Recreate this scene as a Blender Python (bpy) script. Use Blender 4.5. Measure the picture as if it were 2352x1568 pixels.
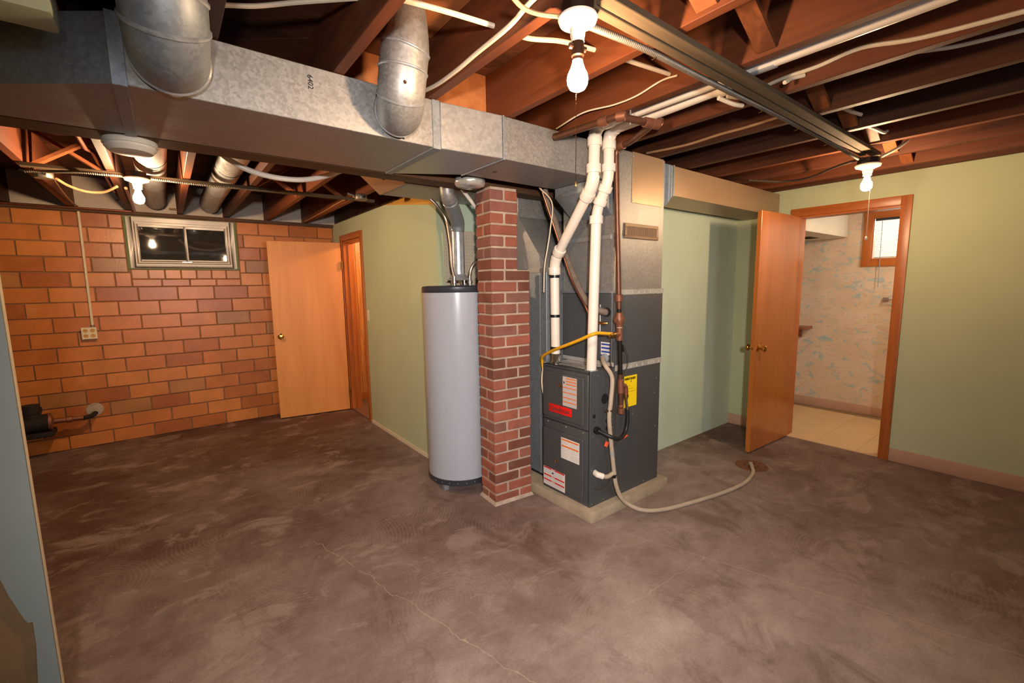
import bpy, bmesh, math, random
from mathutils import Vector, Matrix

random.seed(7)
SC = bpy.context.scene
COL = SC.collection
for _o in list(bpy.data.objects):
    bpy.data.objects.remove(_o, do_unlink=True)

# ------------------------------------------------------------------ camera
cam_d = bpy.data.cameras.new('camera')
cam_d.sensor_fit = 'HORIZONTAL'
cam_d.sensor_width = 36.0
cam_d.lens = 36.0 * 1018.165 / 2352.0
cam_d.clip_start = 0.02
cam_d.clip_end = 200
cam = bpy.data.objects.new('camera', cam_d)
COL.objects.link(cam)
_R = Vector((0.78967773, -0.61336376, -0.01392764))
_U = Vector((0.08849163, 0.09140644, 0.99187403))
_F = Vector((0.60710651, 0.78449332, -0.12645919))
_m = Matrix.Identity(4)
for i in range(3):
    _m[i][0], _m[i][1], _m[i][2] = _R[i], _U[i], -_F[i]
_m[2][3] = 1.45
cam.matrix_world = _m
SC.camera = cam

# ------------------------------------------------------------------ world, daylight, exposure
world = bpy.data.worlds.new('world')
SC.world = world
world.use_nodes = True
_bg = world.node_tree.nodes['Background']
_bg.inputs['Color'].default_value = (0.80, 0.90, 1.0, 1)
_bg.inputs['Strength'].default_value = 1.0
SC.view_settings.view_transform = 'Standard'
SC.view_settings.look = 'None'
SC.view_settings.gamma = 1.0
SC.view_settings.use_curve_mapping = False
SC.view_settings.exposure = 0.75
BULB = 520.0
FLASH_STANDIN = 215.0  # power of the added lamp that replaces the camera flash
BULB_COL = (1.0, 0.665, 0.375)


def area_light(name, loc, direction, sx, sy, energy, color):
    d = bpy.data.lights.new(name, 'AREA')
    d.shape = 'RECTANGLE'
    d.size, d.size_y = sx, sy
    d.energy = energy
    d.color = color
    o = bpy.data.objects.new(name, d)
    o.location = loc
    o.rotation_euler = Vector(direction).to_track_quat('-Z', 'Y').to_euler()
    COL.objects.link(o)
    return o


# daylight entering through the bathroom window and an assumed small window behind the camera
area_light('daylight_bathroom_window', (6.75, 1.15, 2.35), (-1, 0.05, -0.55), 0.9, 0.7, 60, (0.84, 0.92, 1.0))
area_light('daylight_assumed_window', (0.9, -2.46, 1.78), (0, 1, -0.25), 0.86, 0.42, 14, (0.80, 0.90, 1.0))
SC.cycles.sample_clamp_indirect = 6.0
SC.cycles.max_bounces = 10
SC.cycles.diffuse_bounces = 5
SC.cycles.caustics_reflective = False
SC.cycles.caustics_refractive = False


# ------------------------------------------------------------------ materials
def lin(c):
    return tuple(((v / 255.0) / 12.92 if v / 255.0 <= 0.04045 else ((v / 255.0 + 0.055) / 1.055) ** 2.4) for v in c) + (1,)


class NT:
    """small node-tree helper"""
    def __init__(s, name):
        s.m = bpy.data.materials.new(name)
        s.m.use_nodes = True
        s.t = s.m.node_tree
        s.b = s.t.nodes['Principled BSDF']

    def n(s, typ, **kw):
        x = s.t.nodes.new(typ)
        for k, v in kw.items():
            if k.startswith('i_'):
                x.inputs[k[2:].replace('_', ' ')].default_value = v
            else:
                setattr(x, k, v)
        return x

    def l(s, a, b):
        s.t.links.new(a, b)

    def coord(s, scale=(1, 1, 1), kind='Object'):
        tc = s.n('ShaderNodeTexCoord')
        mp = s.n('ShaderNodeMapping')
        mp.inputs['Scale'].default_value = scale
        s.l(tc.outputs[kind], mp.inputs['Vector'])
        return mp.outputs['Vector']

    def noise(s, vec, scale, detail=4, rough=0.55, dist=0.0):
        x = s.n('ShaderNodeTexNoise')
        x.inputs['Scale'].default_value = scale
        x.inputs['Detail'].default_value = detail
        x.inputs['Roughness'].default_value = rough
        x.inputs['Distortion'].default_value = dist
        s.l(vec, x.inputs['Vector'])
        return x.outputs['Fac']

    def ramp(s, fac, stops):
        x = s.n('ShaderNodeValToRGB')
        e = x.color_ramp.elements
        while len(e) > 2:
            e.remove(e[-1])
        for k, (p, c) in enumerate(stops):
            if k < 2:
                e[k].position = p
                e[k].color = c
            else:
                q = e.new(p)
                q.color = c
        s.l(fac, x.inputs['Fac'])
        return x.outputs['Color']

    def mix(s, fac, a, b, mode='MIX'):
        x = s.n('ShaderNodeMix')
        x.data_type = 'RGBA'
        x.blend_type = mode
        if isinstance(fac, (int, float)):
            x.inputs[0].default_value = fac
        else:
            s.l(fac, x.inputs[0])
        for sock, v in ((x.inputs[6], a), (x.inputs[7], b)):
            if isinstance(v, tuple):
                sock.default_value = v
            else:
                s.l(v, sock)
        return x.outputs[2]

    def math(s, op, a, b=None, c=None):
        x = s.n('ShaderNodeMath')
        x.operation = op
        for k, v in enumerate((a, b, c)):
            if v is None:
                continue
            if isinstance(v, (int, float)):
                x.inputs[k].default_value = v
            else:
                s.l(v, x.inputs[k])
        return x.outputs[0]

    def bump(s, h, strength=0.3, dist=0.01):
        x = s.n('ShaderNodeBump')
        x.inputs['Strength'].default_value = strength
        x.inputs['Distance'].default_value = dist
        s.l(h, x.inputs['Height'])
        s.l(x.outputs['Normal'], s.b.inputs['Normal'])

    def col(s, v):
        if isinstance(v, tuple):
            s.b.inputs['Base Color'].default_value = v
        else:
            s.l(v, s.b.inputs['Base Color'])

    def set(s, rough=None, metal=None, spec=None, coat=None):
        if rough is not None:
            s.b.inputs['Roughness'].default_value = rough
        if metal is not None:
            s.b.inputs['Metallic'].default_value = metal
        if spec is not None:
            s.b.inputs['Specular IOR Level'].default_value = spec
        if coat is not None:
            s.b.inputs['Coat Weight'].default_value = coat
        return s


M = {}


def plain(name, rgb, rough=0.5, metal=0.0, var=0.12, scale=18.0, spec=0.5, bump=0.0):
    t = NT(name)
    c = lin(rgb)
    v = t.coord()
    f = t.noise(v, scale, 4)
    lo = tuple(max(0, k * (1 - var)) for k in c[:3]) + (1,)
    hi = tuple(min(1, k * (1 + var)) for k in c[:3]) + (1,)
    t.col(t.ramp(f, [(0.3, lo), (0.7, hi)]))
    t.set(rough, metal, spec)
    if bump:
        t.bump(t.noise(v, scale * 6, 3), bump, 0.004)
    M[name] = t.m
    return t.m


def wood(name, dark, light, axis=1, rough=0.55, scale=7.0, coat=0.0, spec=0.4, rnd=0.0, contrast=(0.32, 0.68)):
    t = NT(name)
    sc = [1.0, 1.0, 1.0]
    sc[axis] = 0.07
    v = t.coord(tuple(sc))
    f = t.noise(v, scale * 4, 6, 0.6, 0.6)
    g = t.noise(v, scale, 3, 0.5, 0.3)
    fac = t.math('ADD', t.math('MULTIPLY', f, 0.5), t.math('MULTIPLY', g, 0.5))
    if rnd:
        oi = t.n('ShaderNodeObjectInfo')
        fac = t.math('ADD', fac, t.math('MULTIPLY', t.math('SUBTRACT', oi.outputs['Random'], 0.5), rnd))
    t.col(t.ramp(fac, [(contrast[0], lin(dark)), (contrast[1], lin(light))]))
    t.set(rough, 0, spec, coat)
    t.bump(f, 0.15, 0.002)
    M[name] = t.m
    return t.m


def galv(name, rgb=(168, 164, 158), rough=0.36, spangle=34.0, var=0.16, metal=0.55):
    t = NT(name)
    v = t.coord()
    vo = t.n('ShaderNodeTexVoronoi')
    vo.inputs['Scale'].default_value = spangle
    vo.inputs['Randomness'].default_value = 1.0
    t.l(v, vo.inputs['Vector'])
    sep = t.n('ShaderNodeSeparateColor')
    t.l(vo.outputs['Color'], sep.inputs['Color'])
    f = t.math('ADD', t.math('MULTIPLY', sep.outputs[0], 0.6), t.math('MULTIPLY', t.noise(v, 5.0, 4), 0.4))
    c = lin(rgb)
    lo = tuple(k * (1 - var) for k in c[:3]) + (1,)
    hi = tuple(min(1, k * (1 + var)) for k in c[:3]) + (1,)
    t.col(t.ramp(f, [(0.2, lo), (0.8, hi)]))
    rr = t.n('ShaderNodeMapRange')
    rr.inputs['To Min'].default_value = rough - 0.07
    rr.inputs['To Max'].default_value = rough + 0.10
    t.l(f, rr.inputs['Value'])
    t.l(rr.outputs['Result'], t.b.inputs['Roughness'])
    t.b.inputs['Metallic'].default_value = metal
    t.bump(t.noise(v, 3.0, 2), 0.10, 0.02)
    M[name] = t.m
    return t.m


def brickmat(name, stops, stain, stainamt, rough=0.6, spec=0.4, scale=9.0):
    t = NT(name)
    oi = t.n('ShaderNodeObjectInfo')
    base = t.ramp(oi.outputs['Random'], stops)
    tc = t.n('ShaderNodeTexCoord')
    av = t.n('ShaderNodeVectorMath')
    av.operation = 'ADD'
    t.l(tc.outputs['Object'], av.inputs[0])
    t.l(oi.outputs['Location'], av.inputs[1])
    v = av.outputs[0]
    f = t.noise(v, scale, 5, 0.6)
    base = t.mix(t.ramp(f, [(0.35, (0, 0, 0, 1)), (0.75, (1, 1, 1, 1))]), base, t.mix(1.0, base, (0.72, 0.70, 0.68, 1), 'MULTIPLY'))
    g = t.noise(v, 3.4, 6, 0.7, 0.4)
    m = t.ramp(g, [(0.60, (0, 0, 0, 1)), (0.78, (stainamt,) * 3 + (1,))])
    t.col(t.mix(m, base, lin(stain)))
    t.set(rough, 0, spec)
    t.bump(t.noise(v, 60, 4), 0.25, 0.003)
    M[name] = t.m
    return t.m


plain('mat_green_wall', (186, 191, 155), 0.62, var=0.05, scale=2.0, spec=0.3)
plain('mat_green_light', (204, 218, 192), 0.62, var=0.05, scale=2.0, spec=0.3)
plain('mat_partition', (122, 128, 126), 0.7, var=0.05, scale=3.0, bump=0.1)
plain('mat_kraft', (120, 92, 62), 0.8, var=0.2, scale=6.0)
plain('mat_basecove', (190, 150, 128), 0.5, var=0.05)
plain('mat_white', (225, 222, 215), 0.5, var=0.03)
plain('mat_offwhite', (222, 214, 198), 0.6, var=0.05, scale=4)
plain('mat_rim_white', (205, 190, 178), 0.75, var=0.14, scale=5)
plain('mat_mortar_tile', (136, 104, 78), 0.85, var=0.25, scale=14, bump=0.4)
plain('mat_mortar_col', (176, 154, 136), 0.9, var=0.22, scale=12, bump=0.5)
plain('mat_pad', (168, 150, 126), 0.85, var=0.18, scale=9, bump=0.35)
plain('mat_pvc', (236, 222, 208), 0.28, var=0.04, scale=6, spec=0.5)
plain('mat_pvc_grey', (150, 152, 156), 0.4, var=0.04)
plain('mat_black_tape', (18, 18, 20), 0.35, var=0.2)
plain('mat_black_rubber', (24, 24, 26), 0.5, var=0.2)
plain('mat_insulation', (118, 102, 90), 0.8, var=0.25, scale=20)
plain('mat_furnace', (76, 77, 79), 0.42, 0.15, var=0.07, scale=60, bump=0.12)
plain('mat_furnace_coil', (82, 83, 86), 0.42, 0.15, var=0.07, scale=60, bump=0.12)
plain('mat_heater', (168, 170, 180), 0.24, 0.0, var=0.02, spec=0.6)
plain('mat_heater_trim', (52, 54, 62), 0.35, 0.1, var=0.05)
plain('mat_hole', (14, 12, 11), 0.9, var=0.2)
plain('mat_hose', (178, 158, 138), 0.5, var=0.12, scale=10)
plain('mat_yellow', (232, 168, 22), 0.4, var=0.05)
plain('mat_energy_yellow', (248, 212, 20), 0.5, var=0.02)
plain('mat_label_white', (222, 216, 212), 0.5, var=0.03)
plain('mat_label_grey', (188, 180, 178), 0.55, var=0.05, scale=200)
plain('mat_orange_bar', (226, 116, 50), 0.5, var=0.03)
plain('mat_red_bar', (214, 44, 40), 0.5, var=0.03)
plain('mat_red_badge', (222, 30, 26), 0.35, var=0.03)
plain('mat_blue_bar', (34, 62, 158), 0.5, var=0.03)
plain('mat_ink', (20, 18, 16), 0.6, var=0.05)
plain('mat_badge_letter', (120, 62, 58), 0.35, 0.3, var=0.03)
plain('mat_orange_nut', (240, 92, 48), 0.4, var=0.03)
plain('mat_screw', (200, 198, 194), 0.3, 0.8, var=0.05)
plain('mat_brass', (214, 164, 82), 0.18, 1.0, var=0.05)
plain('mat_brass_dull', (150, 116, 66), 0.35, 0.9, var=0.12)
plain('mat_chrome', (214, 212, 208), 0.14, 1.0, var=0.03)
plain('mat_flexline', (150, 134, 120), 0.32, 0.8, var=0.1)
plain('mat_copper', (160, 104, 80), 0.34, 0.9, var=0.12)
plain('mat_iron', (108, 70, 52), 0.42, 0.55, var=0.2, scale=25)
plain('mat_iron_black', (40, 32, 28), 0.38, 0.5, var=0.3, scale=25)
plain('mat_bronze_fit', (134, 84, 62), 0.5, 0.45, var=0.18, scale=30, bump=0.2)
plain('mat_cast_iron', (42, 34, 30), 0.7, 0.3, var=0.3, scale=20, bump=0.4)
plain('mat_cable_white', (224, 206, 182), 0.5, var=0.08, scale=12)
plain('mat_cable_tan', (172, 132, 92), 0.6, var=0.12, scale=14)
plain('mat_cable_dark', (58, 46, 38), 0.6, var=0.2, scale=14)
plain('mat_porcelain', (236, 226, 210), 0.22, var=0.02)
plain('mat_bakelite', (42, 24, 16), 0.3, var=0.2)
plain('mat_box_steel', (134, 124, 112), 0.45, 0.8, var=0.15, scale=14)
plain('mat_detector', (214, 214, 208), 0.4, var=0.02)
plain('mat_pegboard', (206, 190, 164), 0.7, var=0.04)
plain('mat_tan_panel', (196, 148, 98), 0.6, var=0.12, scale=5)
plain('mat_ivory', (222, 206, 176), 0.45, var=0.04)
plain('mat_receptacle', (208, 150, 66), 0.5, var=0.06)
plain('mat_rust', (112, 68, 42), 0.9, var=0.4, scale=40, bump=0.6)
plain('mat_mesh_grille', (138, 112, 88), 0.5, 0.4, var=0.08)
plain('mat_blind', (236, 230, 214), 0.5, var=0.03)
plain('mat_bath_tile', (214, 184, 140), 0.4, var=0.06, scale=4)
plain('mat_grout', (150, 122, 90), 0.8, var=0.1)
plain('mat_carpet', (120, 84, 58), 0.95, var=0.3, scale=120, bump=0.4)
plain('mat_window_dark', (30, 24, 20), 0.9, var=0.3, scale=6)
plain('mat_window_alu', (240, 230, 220), 0.38, 0.05, var=0.05, scale=8)
plain('mat_green_caulk', (104, 122, 74), 0.7, var=0.2, scale=20)
plain('mat_pale_green_paint', (170, 180, 150), 0.6, var=0.06)
wood('mat_joist', (54, 25, 12), (112, 57, 28), axis=1, rough=0.62, rnd=0.35)
wood('mat_plank', (58, 32, 20), (118, 70, 44), axis=0, rough=0.7, rnd=0.3)
wood('mat_girder', (60, 38, 25), (104, 70, 48), axis=0, rough=0.65)
wood('mat_bridging', (92, 50, 26), (160, 92, 52), axis=0, rough=0.6, rnd=0.3)
wood('mat_strip', (70, 58, 45), (108, 90, 69), axis=0, rough=0.85, spec=0.2)
wood('mat_trim', (146, 76, 28), (192, 108, 46), axis=2, rough=0.35, spec=0.5)
wood('mat_trim_h', (146, 76, 28), (192, 108, 46), axis=1, rough=0.35, spec=0.5)
wood('mat_door_one', (200, 124, 52), (226, 150, 76), axis=2, rough=0.46, scale=3.0, coat=0.0)
wood('mat_door_two', (158, 86, 31), (190, 110, 46), axis=2, rough=0.25, scale=3.0, coat=0.4)
wood('mat_plywood', (150, 84, 44), (196, 122, 70), axis=1, rough=0.6, scale=5)
wood('mat_bare_pine', (190, 130, 50), (222, 166, 76), axis=1, rough=0.5)
wood('mat_shelf', (120, 66, 34), (160, 92, 52), axis=1, rough=0.4)
galv('mat_galv', (158, 155, 152), 0.46, 105, 0.13)
galv('mat_galv_new', (176, 174, 172), 0.36, 70, 0.08, 0.55)
galv('mat_galv_smooth', (176, 178, 182), 0.32, 60, 0.12)
galv('mat_galv_dull', (146, 152, 158), 0.50, 95, 0.12)
galv('mat_panel_brown', (178, 150, 122), 0.40, 140, 0.05)
galv('mat_foil', (216, 212, 206), 0.22, 20, 0.10)
brickmat('mat_tile', [(0.0, lin((176, 96, 42))), (0.3, lin((206, 120, 56))), (0.88, lin((220, 136, 66))), (1.0, lin((150, 108, 66)))], (214, 160, 118), 0.45, rough=0.34, spec=0.5, scale=5.0)
brickmat('mat_brick', [(0.0, lin((110, 70, 58))), (0.4, lin((144, 86, 70))), (0.8, lin((168, 98, 78))), (1.0, lin((132, 92, 82)))], (170, 144, 126), 0.6, rough=0.85, spec=0.2, scale=12.0)

# glass of the high window
t = NT('mat_glass_dark')
t.col((0.05, 0.045, 0.04, 1))
t.set(0.03, 0, 0.9)
t.b.inputs['Alpha'].default_value = 0.55
M['mat_glass_dark'] = t.m
t = NT('mat_glass_clear')
t.col((0.9, 0.95, 1.0, 1))
t.set(0.02, 0, 0.5)
t.b.inputs['Alpha'].default_value = 0.12
M['mat_glass_clear'] = t.m

# bulbs of three wattages
for _n, _k in (('mat_bulb', 1.0), ('mat_bulb_high', 1.6), ('mat_bulb_low', 0.85)):
    t = NT(_n)
    t.col((1, 0.95, 0.85, 1))
    t.b.inputs['Emission Color'].default_value = BULB_COL + (1,)
    t.b.inputs['Emission Strength'].default_value = BULB * _k
    M[_n] = t.m
t = NT('mat_bulb_soft')
t.col((1, 0.97, 0.92, 1))
t.b.inputs['Emission Color'].default_value = (1.0, 0.87, 0.72, 1)
t.b.inputs['Emission Strength'].default_value = BULB * 0.5
M['mat_bulb_soft'] = t.m

# knotty pine
t = NT('mat_pine')
v = t.coord((1, 1, 0.08))
f = t.noise(v, 26, 5, 0.6, 0.5)
oi = t.n('ShaderNodeObjectInfo')
fac = t.math('ADD', f, t.math('MULTIPLY', t.math('SUBTRACT', oi.outputs['Random'], 0.5), 0.4))
base = t.ramp(fac, [(0.3, lin((150, 84, 34))), (0.7, lin((206, 138, 66)))])
tc = t.n('ShaderNodeTexCoord')
av = t.n('ShaderNodeVectorMath')
av.operation = 'ADD'
t.l(tc.outputs['Object'], av.inputs[0])
t.l(oi.outputs['Location'], av.inputs[1])
vo = t.n('ShaderNodeTexVoronoi')
vo.inputs['Scale'].default_value = 4.2
t.l(av.outputs[0], vo.inputs['Vector'])
kn = t.ramp(vo.outputs['Distance'], [(0.07, (1, 1, 1, 1)), (0.13, (0, 0, 0, 1))])
t.col(t.mix(kn, base, lin((60, 28, 12))))
t.set(0.4, 0, 0.4)
M['mat_pine'] = t.m

# wallpaper
t = NT('mat_wallpaper')
v = t.coord((1, 1, 1.6))
base = t.ramp(t.noise(v, 3, 3), [(0.35, lin((212, 188, 164))), (0.7, lin((222, 200, 182)))])
m1 = t.ramp(t.noise(v, 11, 4, 0.6, 0.8), [(0.54, (0, 0, 0, 1)), (0.66, (0.8, 0.8, 0.8, 1))])
c = t.mix(m1, base, lin((150, 182, 192)))
v2 = t.coord((1, 1, 2.6))
mp = t.n('ShaderNodeMapping')
mp.inputs['Location'].default_value = (3.1, 4.7, 1.3)
t.l(v2, mp.inputs['Vector'])
m2 = t.ramp(t.noise(mp.outputs['Vector'], 13, 5, 0.7, 1.2), [(0.55, (0, 0, 0, 1)), (0.66, (0.6, 0.6, 0.6, 1))])
c = t.mix(m2, c, lin((196, 144, 126)))
t.col(c)
t.set(0.55, 0, 0.3)
M['mat_wallpaper'] = t.m

# concrete floor: brown stain, dusty patches, trowel swirls, hairline cracks
t = NT('mat_floor')
v = t.coord()
a = t.noise(v, 0.75, 5, 0.6, 0.4)
b = t.noise(v, 4.6, 8, 0.72, 0.2)
vs = t.coord((0.8, 1.25, 1))
d = t.noise(vs, 9.0, 8, 0.74, 0.3)
mixf = t.math('ADD', t.math('ADD', t.math('MULTIPLY', a, 0.62), t.math('MULTIPLY', b, 0.20)), t.math('MULTIPLY', d, 0.18))
sep = t.n('ShaderNodeSeparateXYZ')
tc = t.n('ShaderNodeTexCoord')
t.l(tc.outputs['Object'], sep.inputs[0])
X, Y = sep.outputs[0], sep.outputs[1]
# worn, dusty area around the appliances
dx = t.math('SUBTRACT', X, 2.0)
dy = t.math('SUBTRACT', Y, 1.35)
r2 = t.math('SQRT', t.math('ADD', t.math('MULTIPLY', dx, dx), t.math('MULTIPLY', dy, dy)))
mr = t.n('ShaderNodeMapRange')
mr.inputs['From Min'].default_value = 0.2
mr.inputs['From Max'].default_value = 3.4
mr.inputs['To Min'].default_value = 0.09
mr.inputs['To Max'].default_value = -0.13
t.l(r2, mr.inputs['Value'])
mixf = t.math('ADD', mixf, mr.outputs['Result'])
base = t.ramp(mixf, [(0.34, lin((88, 60, 48))), (0.50, lin((134, 113, 105))), (0.68, lin((180, 161, 153)))])
# worn pale patches and darker stains with ragged edges
wp1 = t.ramp(t.noise(vs, 3.1, 11, 0.70, 0.7), [(0.54, (0, 0, 0, 1)), (0.60, (0.42, 0.42, 0.42, 1)), (0.72, (0.62, 0.62, 0.62, 1))])
base = t.mix(wp1, base, lin((168, 146, 136)))
mo = t.n('ShaderNodeMapping')
mo.inputs['Location'].default_value = (7.3, 2.9, 0)
mo.inputs['Scale'].default_value = (1.15, 0.7, 1)
t.l(v, mo.inputs['Vector'])
st1 = t.ramp(t.noise(mo.outputs['Vector'], 2.3, 11, 0.68, 0.9), [(0.53, (0, 0, 0, 1)), (0.62, (0.45, 0.45, 0.45, 1))])
base = t.mix(st1, base, lin((88, 64, 52)))
gr = t.ramp(t.noise(v, 95, 3, 0.6), [(0.3, (0.80, 0.80, 0.80, 1)), (0.7, (1, 1, 1, 1))])
base = t.mix(0.8, base, gr, 'MULTIPLY')
# trowel swirls
wv = t.n('ShaderNodeTexWave')
wv.wave_type = 'RINGS'
wv.rings_direction = 'Z'
wv.inputs['Scale'].default_value = 15.0
wv.inputs['Distortion'].default_value = 2.2
wv.inputs['Detail'].default_value = 2.0
vo = t.n('ShaderNodeTexVoronoi')
vo.inputs['Scale'].default_value = 1.25
t.l(v, vo.inputs['Vector'])
vsub = t.n('ShaderNodeVectorMath')
vsub.operation = 'SUBTRACT'
t.l(v, vsub.inputs[0])
t.l(vo.outputs['Position'], vsub.inputs[1])
t.l(vsub.outputs[0], wv.inputs['Vector'])
swm = t.math('MULTIPLY', t.ramp(wv.outputs['Fac'], [(0.72, (0, 0, 0, 1)), (0.95, (1, 1, 1, 1))]), t.ramp(t.noise(v, 1.3, 3), [(0.45, (0, 0, 0, 1)), (0.62, (0.28, 0.28, 0.28, 1))]))
base = t.mix(swm, base, lin((160, 136, 120)))
# pale scuffs and specks
sc1 = t.ramp(t.noise(vs, 16, 6, 0.75, 0.6), [(0.64, (0, 0, 0, 1)), (0.72, (0.5, 0.5, 0.5, 1))])
base = t.mix(sc1, base, lin((174, 146, 128)))
sp = t.ramp(t.noise(v, 75, 2, 0.5), [(0.74, (0, 0, 0, 1)), (0.78, (0.8, 0.8, 0.8, 1))])
base = t.mix(sp, base, lin((196, 176, 158)))


def crack(x0, y0, x1, y1, w, wob):
    """hairline crack along a straight run of the slab"""
    L = math.hypot(x1 - x0, y1 - y0)
    ux, uy = (x1 - x0) / L, (y1 - y0) / L
    px = t.math('SUBTRACT', X, x0)
    py = t.math('SUBTRACT', Y, y0)
    al = t.math('ADD', t.math('MULTIPLY', px, ux), t.math('MULTIPLY', py, uy))
    ac = t.math('SUBTRACT', t.math('MULTIPLY', py, ux), t.math('MULTIPLY', px, uy))
    ac = t.math('ADD', ac, t.math('MULTIPLY', t.math('SUBTRACT', t.noise(v, 7, 4), 0.5), wob))
    on = t.math('LESS_THAN', t.math('ABSOLUTE', ac), w)
    inr = t.math('MULTIPLY', t.math('GREATER_THAN', al, 0.0), t.math('LESS_THAN', al, L))
    return t.math('MULTIPLY', on, inr)


for (x0, y0, x1, y1, w, wob) in ((2.139, 1.113, 2.62, -0.35, 0.0022, 0.012), (2.139, 1.113, 1.93, 1.72, 0.002, 0.02), (0.95, 1.05, 0.55, 2.6, 0.0018, 0.10),
                                 (0.95, 1.05, 1.25, 0.55, 0.0018, 0.10), (0.95, 1.05, 0.62, 0.8, 0.0018, 0.08), (2.139, 1.113, 1.5, 1.15, 0.0016, 0.09)):
    base = t.mix(t.math('MULTIPLY', crack(x0, y0, x1, y1, w, wob), 0.5), base, lin((186, 162, 142)))
t.col(base)
t.set(0.62, 0, 0.3)
t.bump(t.noise(v, 40, 5), 0.12, 0.004)
M['mat_floor'] = t.m


# ------------------------------------------------------------------ mesh helpers
class MB:
    def __init__(s):
        s.v, s.f, s.sm = [], [], []

    def add(s, vs, fs, smooth=False):
        o = len(s.v)
        s.v += [tuple(p) for p in vs]
        s.f += [tuple(o + i for i in f) for f in fs]
        s.sm += [smooth] * len(fs)
        return s

    def box(s, x0, y0, z0, x1, y1, z1):
        x0, x1 = min(x0, x1), max(x0, x1)
        y0, y1 = min(y0, y1), max(y0, y1)
        z0, z1 = min(z0, z1), max(z0, z1)
        vs = [(x0, y0, z0), (x1, y0, z0), (x1, y1, z0), (x0, y1, z0), (x0, y0, z1), (x1, y0, z1), (x1, y1, z1), (x0, y1, z1)]
        return s.add(vs, [(0, 3, 2, 1), (4, 5, 6, 7), (0, 1, 5, 4), (1, 2, 6, 5), (2, 3, 7, 6), (3, 0, 4, 7)])

    def hexa(s, p):
        """8 corner points: bottom loop (ccw from above), top loop"""
        return s.add(p, [(0, 3, 2, 1), (4, 5, 6, 7), (0, 1, 5, 4), (1, 2, 6, 5), (2, 3, 7, 6), (3, 0, 4, 7)])

    def bar(s, p0, p1, w, h, up=(0, 0, 1)):
        """rectangular bar from p0 to p1, w sideways, h along up"""
        p0, p1 = Vector(p0), Vector(p1)
        d = (p1 - p0).normalized()
        side = d.cross(Vector(up))
        if side.length < 1e-4:
            side = d.cross(Vector((0, 1, 0)))
        side.normalize()
        u = side.cross(d).normalized()
        a, b = side * w / 2, u * h / 2
        vs = [p0 - a - b, p1 - a - b, p1 + a - b, p0 + a - b, p0 - a + b, p1 - a + b, p1 + a + b, p0 + a + b]
        return s.add(vs, [(0, 1, 2, 3), (4, 7, 6, 5), (0, 4, 5, 1), (1, 5, 6, 2), (2, 6, 7, 3), (3, 7, 4, 0)])

    def tube(s, path, r, n=12, caps=True):
        P = [Vector(p) for p in path]
        N = len(P)
        rs = r if isinstance(r, (list, tuple)) else [r] * N
        T = []
        for i in range(N):
            d = (P[min(i + 1, N - 1)] - P[max(i - 1, 0)])
            T.append(d.normalized())
        ref = Vector((0, 0, 1)) if abs(T[0].z) < 0.9 else Vector((1, 0, 0))
        u = (ref - T[0] * ref.dot(T[0])).normalized()
        vs = []
        for i in range(N):
            u = (u - T[i] * u.dot(T[i])).normalized()
            w = T[i].cross(u)
            for k in range(n):
                a = 2 * math.pi * k / n
                vs.append(P[i] + (u * math.cos(a) + w * math.sin(a)) * rs[i])
        fs = []
        for i in range(N - 1):
            for k in range(n):
                k2 = (k + 1) % n
                fs.append((i * n + k, i * n + k2, (i + 1) * n + k2, (i + 1) * n + k))
        s.add(vs, fs, True)
        if caps:
            s.add([vs[k] for k in range(n)], [tuple(reversed(range(n)))])
            s.add([vs[(N - 1) * n + k] for k in range(n)], [tuple(range(n))])
        return s

    def lathe(s, prof, base, axis=(0, 0, 1), n=28):
        """prof: list of (radius, height) along axis from base"""
        ax = Vector(axis).normalized()
        ref = Vector((1, 0, 0)) if abs(ax.x) < 0.8 else Vector((0, 1, 0))
        u = (ref - ax * ref.dot(ax)).normalized()
        w = ax.cross(u)
        B = Vector(base)
        vs, fs = [], []
        for (r, h) in prof:
            for k in range(n):
                a = 2 * math.pi * k / n
                vs.append(B + ax * h + (u * math.cos(a) + w * math.sin(a)) * max(r, 1e-5))
        for i in range(len(prof) - 1):
            for k in range(n):
                k2 = (k + 1) % n
                fs.append((i * n + k, i * n + k2, (i + 1) * n + k2, (i + 1) * n + k))
        s.add(vs, fs, True)
        s.add([vs[k] for k in range(n)], [tuple(reversed(range(n)))])
        e = (len(prof) - 1) * n
        s.add([vs[e + k] for k in range(n)], [tuple(range(n))])
        return s

    def prism(s, poly, vec):
        """poly: planar 3-D loop; extruded by vec"""
        n = len(poly)
        a = [Vector(p) for p in poly]
        b = [p + Vector(vec) for p in a]
        fs = [tuple(reversed(range(n))), tuple(range(n, 2 * n))]
        for i in range(n):
            j = (i + 1) % n
            fs.append((i, j, n + j, n + i))
        return s.add(a + b, fs)

    def mesh(s, name, off=(0, 0, 0), bevel=0.0, seg=2, angle=35):
        me = bpy.data.meshes.new(name)
        o = Vector(off)
        me.from_pydata([tuple(Vector(p) - o) for p in s.v], [], s.f)
        bm = bmesh.new()
        bm.from_mesh(me)
        bmesh.ops.recalc_face_normals(bm, faces=bm.faces)
        if bevel > 0:
            bmesh.ops.remove_doubles(bm, verts=bm.verts, dist=1e-5)
            ed = [e for e in bm.edges if len(e.link_faces) == 2 and e.calc_face_angle(0) > 0.5]
            bmesh.ops.bevel(bm, geom=ed, offset=bevel, segments=seg, affect='EDGES', profile=0.6, clamp_overlap=True)
        bm.to_mesh(me)
        bm.free()
        if any(s.sm) or bevel > 0:
            me.polygons.foreach_set('use_smooth', [True] * len(me.polygons))
            me.set_sharp_from_angle(angle=math.radians(angle))
        return me

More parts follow.
